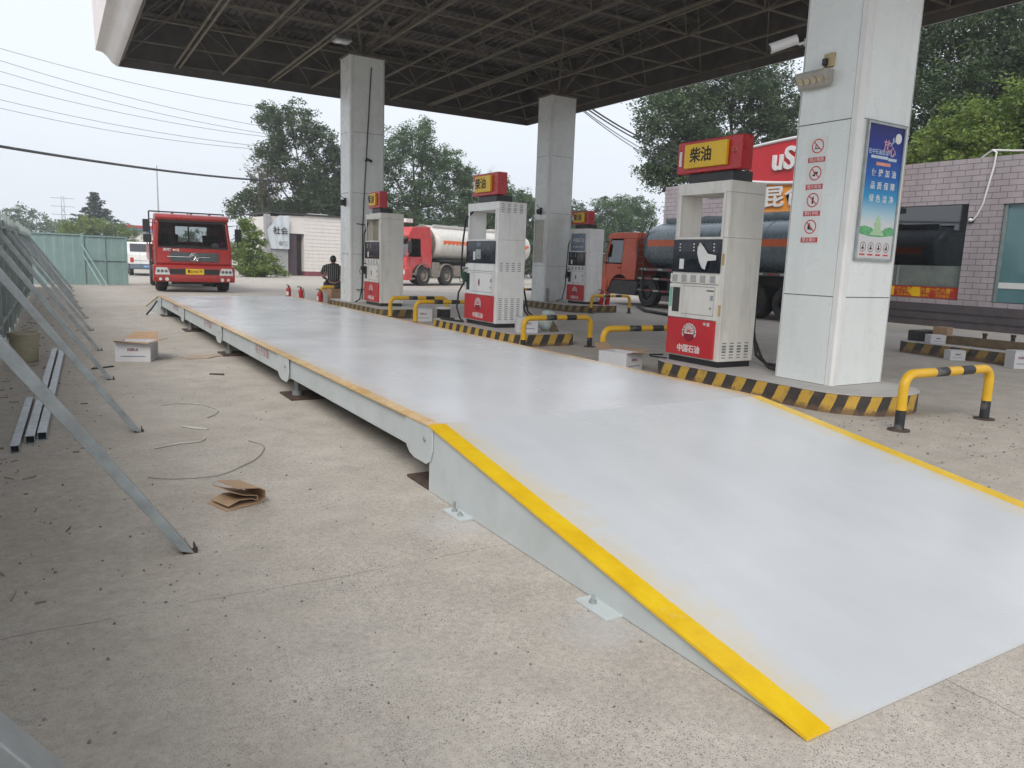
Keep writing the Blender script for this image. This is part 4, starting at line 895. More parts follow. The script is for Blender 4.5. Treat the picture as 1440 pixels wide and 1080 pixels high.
# square tubes lying by the hoarding
def sqtube(a, b_, s, label):
    A = Vector((*a, 0)); B = Vector((*b_, 0)); Ln = (B - A).length; an = math.atan2(B.y - A.y, B.x - A.x)
    t = thing('steel_tube', label, 'steel tube', (A.x, A.y, 0), an, 'square steel tubes lying beside the hoarding'); w_ = s / 2; q = .004
    m = MB()
    for y0, y1, z0, z1 in ((-w_, w_, 0, q), (-w_, w_, s - q, s), (-w_, -w_ + q, q, s - q), (w_ - q, w_, q, s - q)): m.box(0, Ln, y0, y1, z0, z1)
    m.build('tube', GALV, t); MB().box(.05, .055, -w_ + q, w_ - q, q, s - q).build('dark_inside', DARK, t)
sqtube((-2.25, 4.86), (-2.2, 6.85), .055, 'short square steel tube nearest the hoarding'); sqtube((-2.165, 5.12), (-1.99, 10.7), .06, 'long square steel tube in the middle of the three'); sqtube((-2.09, 5.22), (-1.9, 10.68), .06, 'long square steel tube farthest from the hoarding')
# strings, rods
STR = mat('white_string', (.5, .48, .44), .8); GSTR = mat('grey_string', (.36, .33, .29), .8)
def smooth_path(p, n=7):
    q = [p[0]] + list(p) + [p[-1]]; o = []
    for i in range(1, len(q) - 2):
        for k in range(n):
            u = k / n; o.append(tuple(.5 * (2 * q[i][a] + (q[i + 1][a] - q[i - 1][a]) * u + (2 * q[i - 1][a] - 5 * q[i][a] + 4 * q[i + 1][a] - q[i + 2][a]) * u * u + (3 * q[i][a] - q[i - 1][a] - 3 * q[i + 1][a] + q[i + 2][a]) * u ** 3) for a in (0, 1)))
    return o + [tuple(p[-1])]
def gp(pts, r, m, name, lab, cat):
    pts = smooth_path(pts) if len(pts) > 2 else pts
    return tag(MB().tube([(x, y, .006 + .002 * (i % 2)) for i, (x, y) in enumerate(pts)], r, 6).build(name, m, smooth=60), lab, cat)
gp([(-1.38, 4.62), (-1.2, 4.7), (-1.05, 4.72), (-1.0, 4.82)], .008, STR, 'packing_strap', 'short white plastic strap at the foot of a brace', 'strap')
gp([(-1.15, 6.3), (-1.0, 6.35), (-.8, 6.2), (-.72, 5.9), (-.78, 5.7), (-.86, 5.6)], .006, STR, 'packing_strap', 'curled white strap lying on the concrete behind the cardboard', 'strap')
gp([(-1.1, 5.3), (-1.02, 5.2), (-.93, 5.12)], .012, STR, 'packing_strap', 'broad white scrap of strap between the curled ones', 'strap')
gp([(-1.5, 3.85), (-1.35, 3.75), (-1.1, 3.72), (-.9, 3.9), (-.75, 4.1), (-.65, 4.4), (-.72, 4.6)], .0035, GSTR, 'grey_string', 'thin grey string curved on the concrete above the folded cardboard', 'string')
gp([(-1.62, 8.9), (-1.38, 9.05)], .012, DARK, 'steel_rod', 'short dark rod beside the open white carton', 'rod')
gp([(-.42, 8.1), (-.28, 8.0)], .014, RUST, 'steel_rod', 'short rusty rod on the concrete near the scale', 'rod')
tag(MB().tube([(-.25, 17.0, .02), (-.12, 17.15, .15), (.0, 17.3, .3)], .02, 6).build('bent_bar', DARK), 'dark bent bar leaning at the far end of the scale', 'bar')
rs = random.Random(5); b = MB()
for k in range(14):
    x, y = -.35 + rs.uniform(-.25, .25), 17.3 + rs.uniform(-.6, .5); s_ = rs.uniform(.03, .09)
    b.box(x, x + s_, y, y + s_ * 1.4, .0, s_ * .3)
o = b.build('rubble', mat('pale_rubble', (.5, .5, .5), .8)); o['kind'] = 'stuff'; o['label'] = 'pale broken bits at the far left corner of the scale'; o['category'] = 'rubble'
# small stones and litter
b = MB(); rs = random.Random(11)
def stone(x, y, s_):
    p = [(x + s_ * math.cos(q) * rs.uniform(.6, 1.1), y + s_ * math.sin(q) * rs.uniform(.6, 1.1)) for q in [k * math.pi / 3 + rs.random() for k in range(6)]]
    p.sort(key=lambda a: math.atan2(a[1] - y, a[0] - x)); hh = s_ * rs.uniform(.5, 1.)
    o_ = len(b.v); b.v += [(a, c, 0) for a, c in p] + [(x + (a - x) * .6, y + (c - y) * .6, hh) for a, c in p]
    b.f += [tuple(o_ + 6 + i for i in range(6))] + [(o_ + i, o_ + (i + 1) % 6, o_ + 6 + (i + 1) % 6, o_ + 6 + i) for i in range(6)]; b.m += [0] * 7
for k in range(1100):
    x = -2.55 + abs(rs.gauss(0, .55)) if rs.random() < .65 else rs.uniform(-2.3, 0); y = rs.uniform(0.2, 22) ** 1.0; stone(x, y, rs.choice([.003, .004, .005, .006, .009]))
for k in range(900): stone(rs.uniform(-1.6, -.15) if rs.random() < .6 else rs.uniform(-.1, 4), rs.uniform(-.8, 2.8) if rs.random() < .6 else rs.uniform(-1.2, 0), rs.choice([.002, .003, .004, .006]))
for k in range(260): stone(rs.uniform(3.3, 7), rs.uniform(1.2, 3.4), rs.choice([.006, .009, .014]))
for k in range(200): stone(rs.uniform(3.1, 4.7), rs.uniform(3, 20), rs.choice([.01, .015, .02]))
b.v = [(x, y, z + .0) for x, y, z in b.v]
b.v = [v if not (0 < v[0] < 3 and -.02 < v[1] < 20) else (v[0] - 3.2 if v[1] > 3 else v[0], v[1] if v[1] > 3 else v[1] - 3, v[2]) for v in b.v]
o = b.build('gravel', mat('stones', (.22, .20, .18), .9, var=.5, scale=30), fix=False); o['kind'] = 'stuff'; o['label'] = 'loose small stones and grit scattered over the concrete yard'; o['category'] = 'gravel'
b = MB()
for k in range(170):
    x = -2.5 + abs(rs.gauss(0, .33)); y = rs.uniform(2, 24); a = rs.uniform(0, 3.14); s_ = rs.uniform(.02, .10); q = rs.uniform(.002, .010)
    dx, dy = math.cos(a), math.sin(a); z_ = rs.uniform(.004, .015)
    b.hexa([(x, y, .001), (x + dx * s_, y + dy * s_, .001), (x + dx * s_ - dy * q, y + dy * s_ + dx * q, .001), (x - dy * q, y + dx * q, .001), (x, y, z_), (x + dx * s_, y + dy * s_, z_), (x + dx * s_ - dy * q, y + dy * s_ + dx * q, z_ * .6), (x - dy * q, y + dx * q, z_ * .6)])
o = b.build('litter', mat('dry_litter', (.27, .22, .16), .9, var=.6, scale=3), fix=False); o['kind'] = 'stuff'; o['label'] = 'dry straw and small litter along the foot of the hoarding'; o['category'] = 'litter'

# ------------------------------------------------------------------ fire extinguishers
def exting(loc, label, rz=0):
    t = thing('fire_extinguisher', label, 'fire extinguisher', loc, rz, 'red fire extinguishers'); t.scale = (.95, .95, .88)
    MB().lathe([(0, 0), (.075, 0), (.08, .02), (.08, .36), (.07, .41), (.035, .44), (.03, .46), (0, .46)], n=20).build('cylinder', EXTR, t, smooth=40)
    MB().cyl((0, 0, .46), (0, 0, .5), .022).build('valve', BLACK, t); MB().box(-.11, .04, -.012, .012, .5, .515).box(-.12, .0, -.012, .012, .53, .545).build('handle', BLACK, t)
    MB().tube([(.02, 0, .48), (.09, 0, .46), (.11, 0, .3), (.1, 0, .12)], .012, 6).build('hose', RUB, t, smooth=50)
    MB().box(-.081, -.0805, -.04, .04, .16, .3).build('label', WINK, t)
exting((4.62, 20.35, 0), 'fire extinguisher right of the hoop leg near the scale edge', .3); exting((4.5, 21.9, 0), 'middle fire extinguisher of three beyond the scale edge'); exting((4.42, 23.0, 0), 'leftmost fire extinguisher of three beyond the scale edge', .8)
exting((12.55, 17.38, IZ), 'left of two fire extinguishers at the foot of pump 4'); exting((12.8, 17.4, IZ), 'right of two fire extinguishers at the foot of pump 4')

# ================================================================== VEHICLES (front faces local -Y)
TYRE = MB(); 
def wheel(par, x, y, r, wd, side, rimm=None):
    t = MB().lathe([(r * .55, -wd / 2), (r * .9, -wd / 2), (r * .985, -wd * .36), (r, -wd * .2), (r, wd * .2), (r * .985, wd * .36), (r * .9, wd / 2), (r * .55, wd / 2)], (0, 0, 0), 'x', 32)
    o = t.build('wheel', RUB, par, (x, y, r), smooth=35)
    s = side
    m = MB().lathe([(r * .56, s * wd / 2), (r * .5, s * wd * .47), (r * .47, s * wd * .1), (r * .3, s * wd * .12), (r * .26, s * wd * .34), (r * .12, s * wd * .36), (0, s * wd * .36)], (0, 0, 0), 'x', 24)
    for k in range(8): q = 2 * math.pi * k / 8; m.cyl((s * wd * .12, r * .37 * math.cos(q), r * .37 * math.sin(q)), (s * wd * .2, r * .37 * math.cos(q), r * .37 * math.sin(q)), .02, n=6)
    m.build('rim', rimm or MUD, o, smooth=40)
    MB().lathe([(r * .56, -s * wd * .4), (r * .3, -s * wd * .1), (0, -s * wd * .1)], (0, 0, 0), 'x', 16).build('rim_back', DARK, o)
    return o
def fender(par, x0, x1, y, z, r, m, th=.03, a0=0, a1=180):
    pts = [(y + (r + th) * math.cos(R(a)), z + (r + th) * math.sin(R(a))) for a in range(a0, a1 + 1, 15)] + [(y + r * math.cos(R(a)), z + r * math.sin(R(a))) for a in range(a1, a0 - 1, -15)]
    return MB().prism(pts, 'x', x0, x1).build('mudguard', m, par, smooth=40)
def cab(t, m, high=0., name='cab', zb=.95, wy=1.05, big=False):
    zt, zr = 2.44, 2.62
    b = MB()
    arch = [(wy - .62 + .0, zb - .3)] + [(wy + .6 * math.cos(R(a)), .55 + .6 * math.sin(R(a))) for a in range(150, 29, -15)]
    # side skins with wheel arch
    prof = [(.1, .62), (.0, 1.0), (.05, 1.5), (1.95, 1.5), (1.95, .95)] + [(wy + .62 * math.cos(R(a)), .5 + .62 * math.sin(R(a))) for a in range(45, 151, 15)] + [(wy - .6, .62)]
    for s_ in (-1, 1): b.prism(prof, 'x', s_ * 1.22, s_ * 1.16)
    b.prism([(.06, .9), (.0, 1.0), (.05, 1.5), (.12, 1.5), (.1, .9)], 'x', -1.159, 1.159)
    b.box(-1.159, 1.159, .12, 1.94, .93, .97)
    b.box(-1.2, 1.2, 1.9, 1.96, .97, 1.7); b.box(-1.2, -.55, 1.9, 1.96, 1.7, 2.3); b.box(.6, 1.2, 1.9, 1.96, 1.7, 2.3); b.box(-1.2, 1.2, 1.9, 1.96, 2.3, 2.5)
    for s_ in (-1, 1):
        b.hexa([(s_ * 1.22, .05, 1.5), (s_ * 1.12, .05, 1.5), (s_ * 1.12, .14, 1.5), (s_ * 1.22, .16, 1.5), (s_ * 1.14, .3, zt), (s_ * 1.05, .3, zt), (s_ * 1.05, .37, zt), (s_ * 1.14, .4, zt)])
        b.box(min(s_ * 1.1, s_ * 1.17), max(s_ * 1.1, s_ * 1.17), 1.15, 1.95, 1.5, zt)
        b.hexa([(s_ * 1.22, 1.15, 1.5), (s_ * 1.16, 1.15, 1.5), (s_ * 1.16, 1.95, 1.5), (s_ * 1.22, 1.95, 1.5), (s_ * 1.15, 1.15, zt), (s_ * 1.1, 1.15, zt), (s_ * 1.1, 1.95, zt), (s_ * 1.15, 1.95, zt)])
    if high:
        b.prism([(.24, zt), (.2, zt + .14), (.5, zt + .5 + high * .2), (.9, zt + .3 + high), (1.9, zt + .34 + high), (1.96, zt)], 'x', -1.15, 1.15)
    else: b.prism([(.24, zt), (.2, zt + .08), (.3, zr), (.7, zr + .05), (1.9, zr + .04), (1.96, zt)], 'x', -1.17, 1.17)
    c = b.build(name, m, t, bevel=.02)
    gl = MB().add([(-1.12, .06, 1.52), (1.12, .06, 1.52), (1.05, .3, zt - .01), (-1.05, .3, zt - .01)], [(0, 1, 2, 3)])
    gl.build('windscreen', GLASS, t, fix=False)
    MB().hexa([(-1.1, .05, 1.5), (1.1, .05, 1.5), (1.1, .09, 1.5), (-1.1, .09, 1.5), (-1.1, .055, 1.56), (1.1, .055, 1.56), (1.1, .09, 1.56), (-1.1, .09, 1.56)]).box(-1.03, 1.03, .275, .3, zt - .08, zt).build('windscreen_seal', BLACK, c)
    for s_ in (-1, 1):
        w_ = MB().add([(s_ * 1.2, .2, 1.55), (s_ * 1.2, 1.12, 1.55), (s_ * 1.145, 1.12, zt - .06), (s_ * 1.145, .42, zt - .06)], [(0, 1, 2, 3)]).build('side_window', WGL, t, fix=False)
        d = MB().box(min(s_ * 1.221, s_ * 1.226), max(s_ * 1.221, s_ * 1.226), 1.13, 1.145, .98, 1.5).box(min(s_ * 1.221, s_ * 1.226), max(s_ * 1.221, s_ * 1.226), .22, .235, 1.05, 1.5).build('door_gap', BLACK, c)
        MB().box(min(s_ * 1.221, s_ * 1.25), max(s_ * 1.221, s_ * 1.25), .95, 1.09, 1.34, 1.38).build('door_handle', BLACK, c)
    MB().box(-1.1, 1.1, .14, .55, 1.35, 1.53).box(-1.1, 1.1, 1.2, 1.85, .98, 1.3).box(-.95, -.4, 1.3, 1.5, 1.3, 1.98).box(.4, .95, 1.3, 1.5, 1.3, 1.98).build('interior', DARK, t, bevel=.02)
    sw = MB().tube([(.62 + .2 * math.cos(q), .68 + .06 * math.sin(q), 1.62 + .18 * math.sin(q)) for q in [2 * math.pi * i / 16 for i in range(17)]], .015, 6).build('steering_wheel', BLACK, t)
    for a, e in ((-.95, -.35), (.0, .6)): MB().tube([(a, .02, 1.53), (e, .04, 1.58)], .012, 5).build('wiper', BLACK, c)
    return c
def mirror(t, s, hi, lo=None, yo=.0):
    b = MB().tube([(s * 1.15, .25, 2.3), (s * 1.42, yo, 2.34), (s * 1.44, yo, 1.6), (s * 1.2, .15, 1.55)], .018, 6)
    b.build('mirror_arm', BLACK, t)
    MB().box(min(s * 1.34, s * 1.56), max(s * 1.34, s * 1.56), yo - .06, yo + .02, hi[0], hi[1]).build('mirror', BLACK, t, bevel=.02)
    if lo: MB().box(min(s * 1.3, s * 1.56), max(s * 1.3, s * 1.56), yo - .07, yo + .03, lo[0], lo[1]).build('mirror', BLACK, t, bevel=.02)

# --- red flatbed lorry
rt = thing('lorry', 'red flatbed lorry facing the camera beyond the far end of the scale', 'truck', (2.22, 26.85, 0), R(-4))
c = cab(rt, TRED)
MB().prism([(-.08, .36), (-.12, .5), (-.1, .9), (.0, .93), (.35, .93), (.35, .36)], 'x', -1.3, 1.3).build('bumper', TRED, rt, bevel=.03)
bp_ = rt
MB().box(-.78, .78, -.125, -.101, .62, .80).build('bumper_slot', BLACK, rt)
pl = MB().box(-.29, .29, -.15, -.127, .62, .81).build('number_plate', YEL, rt); text('plate_text', '鲁D·A6179', .13, INK, pl, (0, -.152, .715), '-y', .001, .002, .78)
for s_ in (-1, 1):
    h_ = MB().prism([(s_ * .78, .6), (s_ * .86, .84), (s_ * 1.2, .84), (s_ * 1.24, .6)], 'y', -.135, -.09).build('headlight', LENS, rt)
    for k in range(3): MB().cyl((s_ * (.9 + .12 * k), -.136, .72), (s_ * (.9 + .12 * k), -.142, .72), .05, n=14).build('reflector', mat('lamp_dark', (.12, .13, .14), .2), h_)
    MB().cyl((s_ * .88, -.12, .45), (s_ * .88, -.135, .45), .06, n=14).build('fog_lamp', LENS, rt); MB().cyl((s_ * 1.08, -.12, .45), (s_ * 1.08, -.135, .45), .05, n=14).build('fog_lamp', LENS, rt)
gr = MB().box(-.75, .78, -.02, .02, 1.06, 1.36).build('grille', mat('grille_grey', (.06, .08, .085), .4), rt)
gb = MB()
for k in range(5): gb.box(-.73, .76, -.03, -.021, 1.09 + .055 * k, 1.105 + .055 * k)
gb.build('grille_slat', mat('grille_slat', (.14, .16, .17), .35), gr)
MB().box(-.85, -.1, -.045, -.031, 1.2, 1.222).box(.12, .5, -.045, -.031, 1.2, 1.215).build('chrome_bar', CHROME, gr)
vs = []; fs = []
ri = MB().tube([(.0 + .14 * math.cos(q), -.05, 1.2 + .14 * math.sin(q)) for q in [2 * math.pi * i / 24 for i in range(25)]], .014, 6)
ri.tube([(-.1, -.05, 1.22), (-.03, -.055, 1.29), (.05, -.055, 1.27), (.0, -.055, 1.2), (-.04, -.055, 1.14)], [.01, .03, .024, .018, .005], 6).tube([(.1, -.05, 1.18), (.05, -.055, 1.1), (-.02, -.055, 1.1), (.04, -.055, 1.18), (.07, -.055, 1.25)], [.01, .03, .022, .015, .004], 6)
ri.build('round_emblem', CHROME, gr, smooth=60)
text('cab_lettering', '天锦 4×2', .11, WINK, c, (-.72, .01, 1.43), '-y', .003, .003, 1.2)
MB().box(-1.1, 1.1, .4, 1.9, .5, .92).box(-.45, .45, .3, 8, .55, .9).cyl((-.9, 1.1, .5), (.9, 1.1, .5), .09).build('chassis', DARK, rt)
for s_ in (-1, 1):
    wheel(rt, s_ * 1.02, 1.1, .52, .36, s_); wheel(rt, s_ * .95, 5.2, .52, .6, s_)
    MB().box(min(s_ * .95, s_ * 1.24), max(s_ * .95, s_ * 1.24), .2, .5, .38, .6).build('step', DARK, rt)
mirror(rt, -1, (2.0, 2.42), (1.66, 1.93), .05); mirror(rt, 1, (1.78, 2.22), None, .05)
bed = MB().box(-1.25, 1.25, 2.25, 8.4, .98, 1.08).box(-1.27, -1.22, 2.25, 8.4, 1.08, 1.62).box(1.22, 1.27, 2.25, 8.4, 1.08, 1.62).box(-1.22, 1.22, 8.35, 8.4, 1.08, 1.62).box(-1.22, 1.22, 2.25, 2.3, 1.08, 1.75).build('cargo_bed', TRED, rt, bevel=.01)
rk = MB()
for x in (-1.3, 0.0, 1.22): rk.tube([(x, 2.2, 1.0), (x, 2.2, 2.78)], .03, 6)
rk.tube([(-1.3, 2.2, 2.78), (1.22, 2.2, 2.78)], .028, 6).tube([(-1.3, 2.2, 2.5), (1.22, 2.2, 2.5)], .02, 6)
rk.build('head_rack', DARK, rt)
MB().box(-.7, -.45, 2.1, 2.14, 1.7, 2.3).build('rack_post', DARK, rt)
MB().ball((.72, .3, 1.62), (.12, .06, .1), 10).build('white_cushion', PLAS, rt, smooth=60); MB().ball((.95, .4, 1.7), (.09, .06, .13), 10).build('pink_cushion', PINK, rt, smooth=60)
MB().box(-.4, .2, .25, .45, 1.55, 1.6).build('dashboard_tray', mat('greenish_cloth', (.2, .25, .08), .8), rt)
MB().box(-1.2, -.75, 1.72, 1.75, .12, .6).build('mud_flap', RUB, rt); MB().box(.75, 1.2, 1.72, 1.75, .12, .6).build('mud_flap', RUB, rt); MB().box(-.7, .7, .5, .8, .26, .55).build('front_axle', DARK, rt)
for x in (-.6, 0, .6): MB().cyl((x, .8, 2.66), (x, .8, 2.72), .04, n=8).build('roof_marker', DARK, rt)

# --- tank lorries
def tank(t, y0, y1, zc, ry, rz_, m, z_rail, dark=False):
    n = 36; rows = [(y0, .0), (y0 - .0, .55), (y0 + .03, .86), (y0 + .14, .97), (y0 + .3, 1.), (y1 - .3, 1.), (y1 - .14, .97), (y1 - .03, .86), (y1, .55), (y1, 0)]
    b = MB(); o = 0
    vs = []; fs = []
    for y, k in rows:
        for i in range(n):
            q = 2 * math.pi * i / n; c_, s_ = math.cos(q), math.sin(q); e = .86
            vs.append((ry * k * math.copysign(abs(c_) ** e, c_), y, zc + rz_ * k * math.copysign(abs(s_) ** e, s_)))
    for j in range(len(rows) - 1):
        for i in range(n): i2 = (i + 1) % n; fs.append((j * n + i, j * n + i2, (j + 1) * n + i2, (j + 1) * n + i))
    tk = b.add(vs, fs).build('tank', m, t, smooth=40)
    for f in (.25, .5, .75):
        y = y0 + (y1 - y0) * f; r = MB(); pts = [(1.006 * ry * math.copysign(abs(math.cos(q)) ** .86, math.cos(q)), y, zc + 1.006 * rz_ * math.copysign(abs(math.sin(q)) ** .86, math.sin(q))) for q in [2 * math.pi * i / 36 for i in range(37)]]
        r.tube(pts, .014, 5).build('tank_seam', m, tk)
    for s_ in (-1, 1):
        st = MB(); ya, yb = y0 + .4, y1 - .4; x = lambda z: s_ * (ry * (max(0, 1 - (abs(z - zc) / rz_) ** (2 / .86))) ** (.86 / 2) + .006)
        h0, h1 = (zc - .02, zc + .2)
        if dark: st.add([(x(h0), ya, h0), (x(h0), yb, h0), (x(h1), yb, h1), (x(h1), ya, h1)], [(0, 1, 2, 3)])
        else:
            st.add([(x(h0 + .08), ya, h0 + .08), (x(h0 + .08), yb, h0 + .08), (x(h1), yb, h1), (x(h1), ya, h1)], [(0, 1, 2, 3)])
            k = ya
            while k < yb - .2: st.add([(x(h0) , k, h0), (x(h0), k + .16, h0), (x(h0 + .08), k + .26, h0 + .08), (x(h0 + .08), k + .0, h0 + .08)], [(0, 1, 2, 3)]); k += .36
        st.build('side_stripe', ORST, tk, fix=False)
        if dark: text('tank_lettering', '严禁烟火', .16, mat('faint_blue_ink', (.08, .12, .2), .6), tk, (s_ * (ry + .01), (y0 + y1) / 2, zc - .16), '-x', .001, .001, 2.5).rotation_euler.z += (math.pi if s_ > 0 else 0)
    MB().box(-.42, .42, y0 + .4, y1 - .4, zc + rz_ - .02, zc + rz_ + .05).box(-.45, -.42, y0 + .4, y1 - .4, zc + rz_ + .05, zc + rz_ + .14).box(.42, .45, y0 + .4, y1 - .4, zc + rz_ + .05, zc + rz_ + .14).build('walkway', m, tk)
    for f in (.3, .7): MB().cyl((0, y0 + (y1 - y0) * f, zc + rz_), (0, y0 + (y1 - y0) * f, zc + rz_ + .2), .25, n=18).build('manhole', m, tk)
    MB().box(-.45, .45, y0 + .1, y1 - .1, .78, zc - rz_ * .86).box(-1.12, 1.12, y0 + .2, y1 - .1, zc - rz_ - .02, zc - rz_ + .06).build('subframe', DARK, t)
    return tk
REFL = mat('reflector_white', (.6, .58, .55), .4); REFR = mat('reflector_red', (.4, .02, .02), .4)
def guard(t, s_, y0, y1, zs, m):
    g_ = MB()
    for z in zs: g_.box(min(s_ * 1.19, s_ * 1.235), max(s_ * 1.19, s_ * 1.235), y0, y1, z, z + .09)
    for k in range(4): y = y0 + .15 + (y1 - y0 - .3) * k / 3; g_.box(min(s_ * 1.15, s_ * 1.189), max(s_ * 1.15, s_ * 1.189), y, y + .06, zs[0] - .05, 1.3)
    go = g_.build('side_guard', m, t)
    a = MB(); b2 = MB(); k = 0; y = y0 + .05
    while y < y1 - .3:
        for z in zs: (a if k % 2 else b2).box(min(s_ * 1.236, s_ * 1.24), max(s_ * 1.236, s_ * 1.24), y, y + .28, z + .02, z + .07)
        y += .42; k += 1
    a.build('reflective_strip', REFR, go); b2.build('reflective_strip', REFL, go)
# dark tanker: faces away from us, towards +Y
dt = thing('tank_lorry', 'dark blue-grey tank lorry with orange-red cab parked in front of the shop', 'tanker truck', (17.48, 22.2, 0), math.pi)
cab(dt, TORG, 0)
MB().prism([(-.08, .36), (-.1, .9), (.0, .93), (.35, .93), (.35, .36)], 'x', -1.25, 1.25).build('bumper', TORG, dt, bevel=.03)
MB().box(-.45, .45, .2, 9.6, .6, .9).box(-1.18, 1.18, .3, 2.0, .38, .9).build('chassis', DARK, dt)  # wide dark box added under the cab in place of the shadow there
tank(dt, 2.15, 9.5, 2.18, 1.23, .84, TBLUE, 1.3, True)
for s_ in (-1, 1):
    for y in (2.65,): wheel(dt, s_ * 1.06, y, .52, .3, s_, DARK)
    for y in (7.5, 8.75): wheel(dt, s_ * 1.0, y, .52, .52, s_, DARK)
    guard(dt, s_, 2.1, 6.7, (.56, .98), BLACK); 
    MB().box(min(s_ * 1.15, s_ * 1.24), max(s_ * 1.15, s_ * 1.24), 2.2, 9.4, 1.3, 1.4).build('running_board', mat('grey_rail', (.12, .12, .12), .5), dt)
    a = MB(); b2 = MB()
    for k in range(16): (a if k % 2 else b2).box(min(s_ * 1.241, s_ * 1.245), max(s_ * 1.241, s_ * 1.245), 2.3 + .44 * k, 2.55 + .44 * k, 1.325, 1.375)
    a.build('reflective_strip', REFR, dt); b2.build('reflective_strip', REFL, dt)
    fender(dt, min(s_ * .75, s_ * 1.18), max(s_ * .75, s_ * 1.18), 2.65, .52, .58, BLACK)
    lad = MB()
    for y in (2.12, 2.42): lad.tube([(s_ * 1.26, y, .5), (s_ * 1.26, y, 2.3), (s_ * .95, y, 3.05)], .02, 6)
    for k in range(8): lad.tube([(s_ * 1.26, 2.12, .6 + .24 * k), (s_ * 1.26, 2.42, .6 + .24 * k)], .014, 6)
    lad.build('ladder', BLACK, dt)
mirror(dt, 1, (1.8, 2.3)); mirror(dt, -1, (1.8, 2.3))
tag(MB().tube([(15.9, 19.6, .05), (15.2, 18.6, .05), (14.2, 17.2, .05), (13.6, 15.0, .05), (13.2, 13.5, .05)], .05, 8).build('discharge_hose', RUB, smooth=60), 'thick black hose lying from the dark tanker across the ground', 'hose')
# white tanker with red cab, far, seen from its side
wt = thing('tank_lorry', 'white tank lorry with red high-roof cab parked behind pump 2', 'tanker truck', (13.14, 36.3, 0), R(-66))
c = cab(wt, TRED2, .32)
MB().prism([(-.1, .3), (-.12, .85), (.0, .95), (.4, .95), (.4, .3)], 'x', -1.27, 1.27).build('bumper', TRED2, wt, bevel=.03)
MB().prism([(-.12, 2.36), (-.16, 2.44), (.3, 2.52), (.3, 2.46)], 'x', -1.1, 1.1).build('sun_visor', mat('green_visor', (.05, .12, .11), .3), wt)
MB().box(-.45, .45, .2, 11.8, .6, .95).box(-1., 1., .4, 1.9, .55, .9).build('chassis', DARK, wt)
tank(wt, 2.5, 11.6, 2.24, 1.24, .9, TWHITE, 1.3, False)
MB().cyl((0, 2.44, 2.24), (0, 2.51, 2.24), 1.0, n=36).build('tank_end', MUD, wt)
for s_ in (-1, 1):
    h_ = MB().box(min(s_ * .95, s_ * 1.22), max(s_ * .95, s_ * 1.22), -.14, -.09, .6, .82).build('headlight', LENS, wt)
    for y in (1.35, 3.25): wheel(wt, s_ * 1.08, y, .53, .32, s_); fender(wt, min(s_ * .75, s_ * 1.25), max(s_ * .75, s_ * 1.25), y, .53, .62, MUD, .05)
    for y in (8.3, 9.65): wheel(wt, s_ * 1.02, y, .53, .54, s_); fender(wt, min(s_ * .75, s_ * 1.25), max(s_ * .75, s_ * 1.25), y, .53, .6, DARK, .03)
    MB().box(min(s_ * 1.0, s_ * 1.22), max(s_ * 1.0, s_ * 1.22), 2.02, 2.62, .45, 1.25).build('side_skirt', MUD, wt, bevel=.02)
    MB().box(min(s_ * .8, s_ * 1.22), max(s_ * .8, s_ * 1.22), 3.95, 4.6, .5, 1.1).cyl((s_ * 1.0, 4.7, .8), (s_ * 1.0, 5.7, .8), .25).build('fuel_tank', MUD, wt, bevel=.02)
    MB().box(min(s_ * .95, s_ * 1.24), max(s_ * .95, s_ * 1.24), .3, .65, .35, .42).box(min(s_ * .95, s_ * 1.24), max(s_ * .95, s_ * 1.24), .3, .65, .6, .66).build('step', MUD, wt)
    rl = MB().tube([(s_ * .55, 2.9, 3.18), (s_ * .55, 2.9, 3.28), (s_ * .55, 6.5, 3.28), (s_ * .55, 6.5, 3.16)], .018, 6).build('hand_rail', GALV, wt)
    guard(wt, s_, 5.2, 7.4, (.6, .95), mat('guard_grey', (.3, .3, .3), .5))
mirror(wt, 1, (1.7, 2.3), None, .0); mirror(wt, -1, (1.7, 2.3), None, .0)
MB().box(-.2, .25, 1.0, 1.5, 3.3, 3.5).build('roof_box', PLAS, wt)
# pickup far left
pk = thing('pickup_truck', 'white and blue-grey pickup seen from behind between the green hoarding and the red lorry', 'pickup truck', (2.35, 43.2, 0))
MB().box(-.85, .85, 0, .06, .62, 1.12).box(-.85, -.8, .06, 2.2, .62, 1.12).box(.8, .85, .06, 2.2, .62, 1.12).box(-.8, .8, .06, 2.2, .62, .68).build('cargo_bed', WHITE, pk, bevel=.02)
MB().prism([(2.25, .6), (2.25, 1.2), (2.4, 1.75), (3.3, 1.78), (3.9, 1.2), (4.6, 1.05), (4.65, .5)], 'x', -.82, .82).build('cab', WHITE, pk, bevel=.04)
MB().prism([(2.24, 1.25), (2.235, 1.27), (2.36, 1.68), (2.38, 1.66)], 'x', -.65, .65).build('rear_window', WGL, pk)
MB().box(-.85, .85, -.05, .05, .38, .6).box(-.8, .8, .1, 4.6, .35, .55).build('bumper', mat('pickup_blue_grey', (.13, .18, .22), .5), pk, bevel=.02)
for s_ in (-1, 1):
    MB().box(min(s_ * .68, s_ * .84), max(s_ * .68, s_ * .84), -.02, -.001, .7, .95).build('tail_light', mat('tail_red', (.5, .05, .03), .3), pk)
    for y in (.9, 3.7): wheel(pk, s_ * .74, y, .33, .2, s_)
pp = MB().box(-.22, .22, -.065, -.051, .42, .56).build('number_plate', mat('plate_blue', (.1, .22, .5), .5), pk); text('plate_text', '鲁D·3K582', .09, WINK, pp, (0, -.067, .49), '-y', .001, .001, .8)
MB().box(-.84, .84, -.006, -.001, .78, .8).build('tailgate_line', DARK, pk)

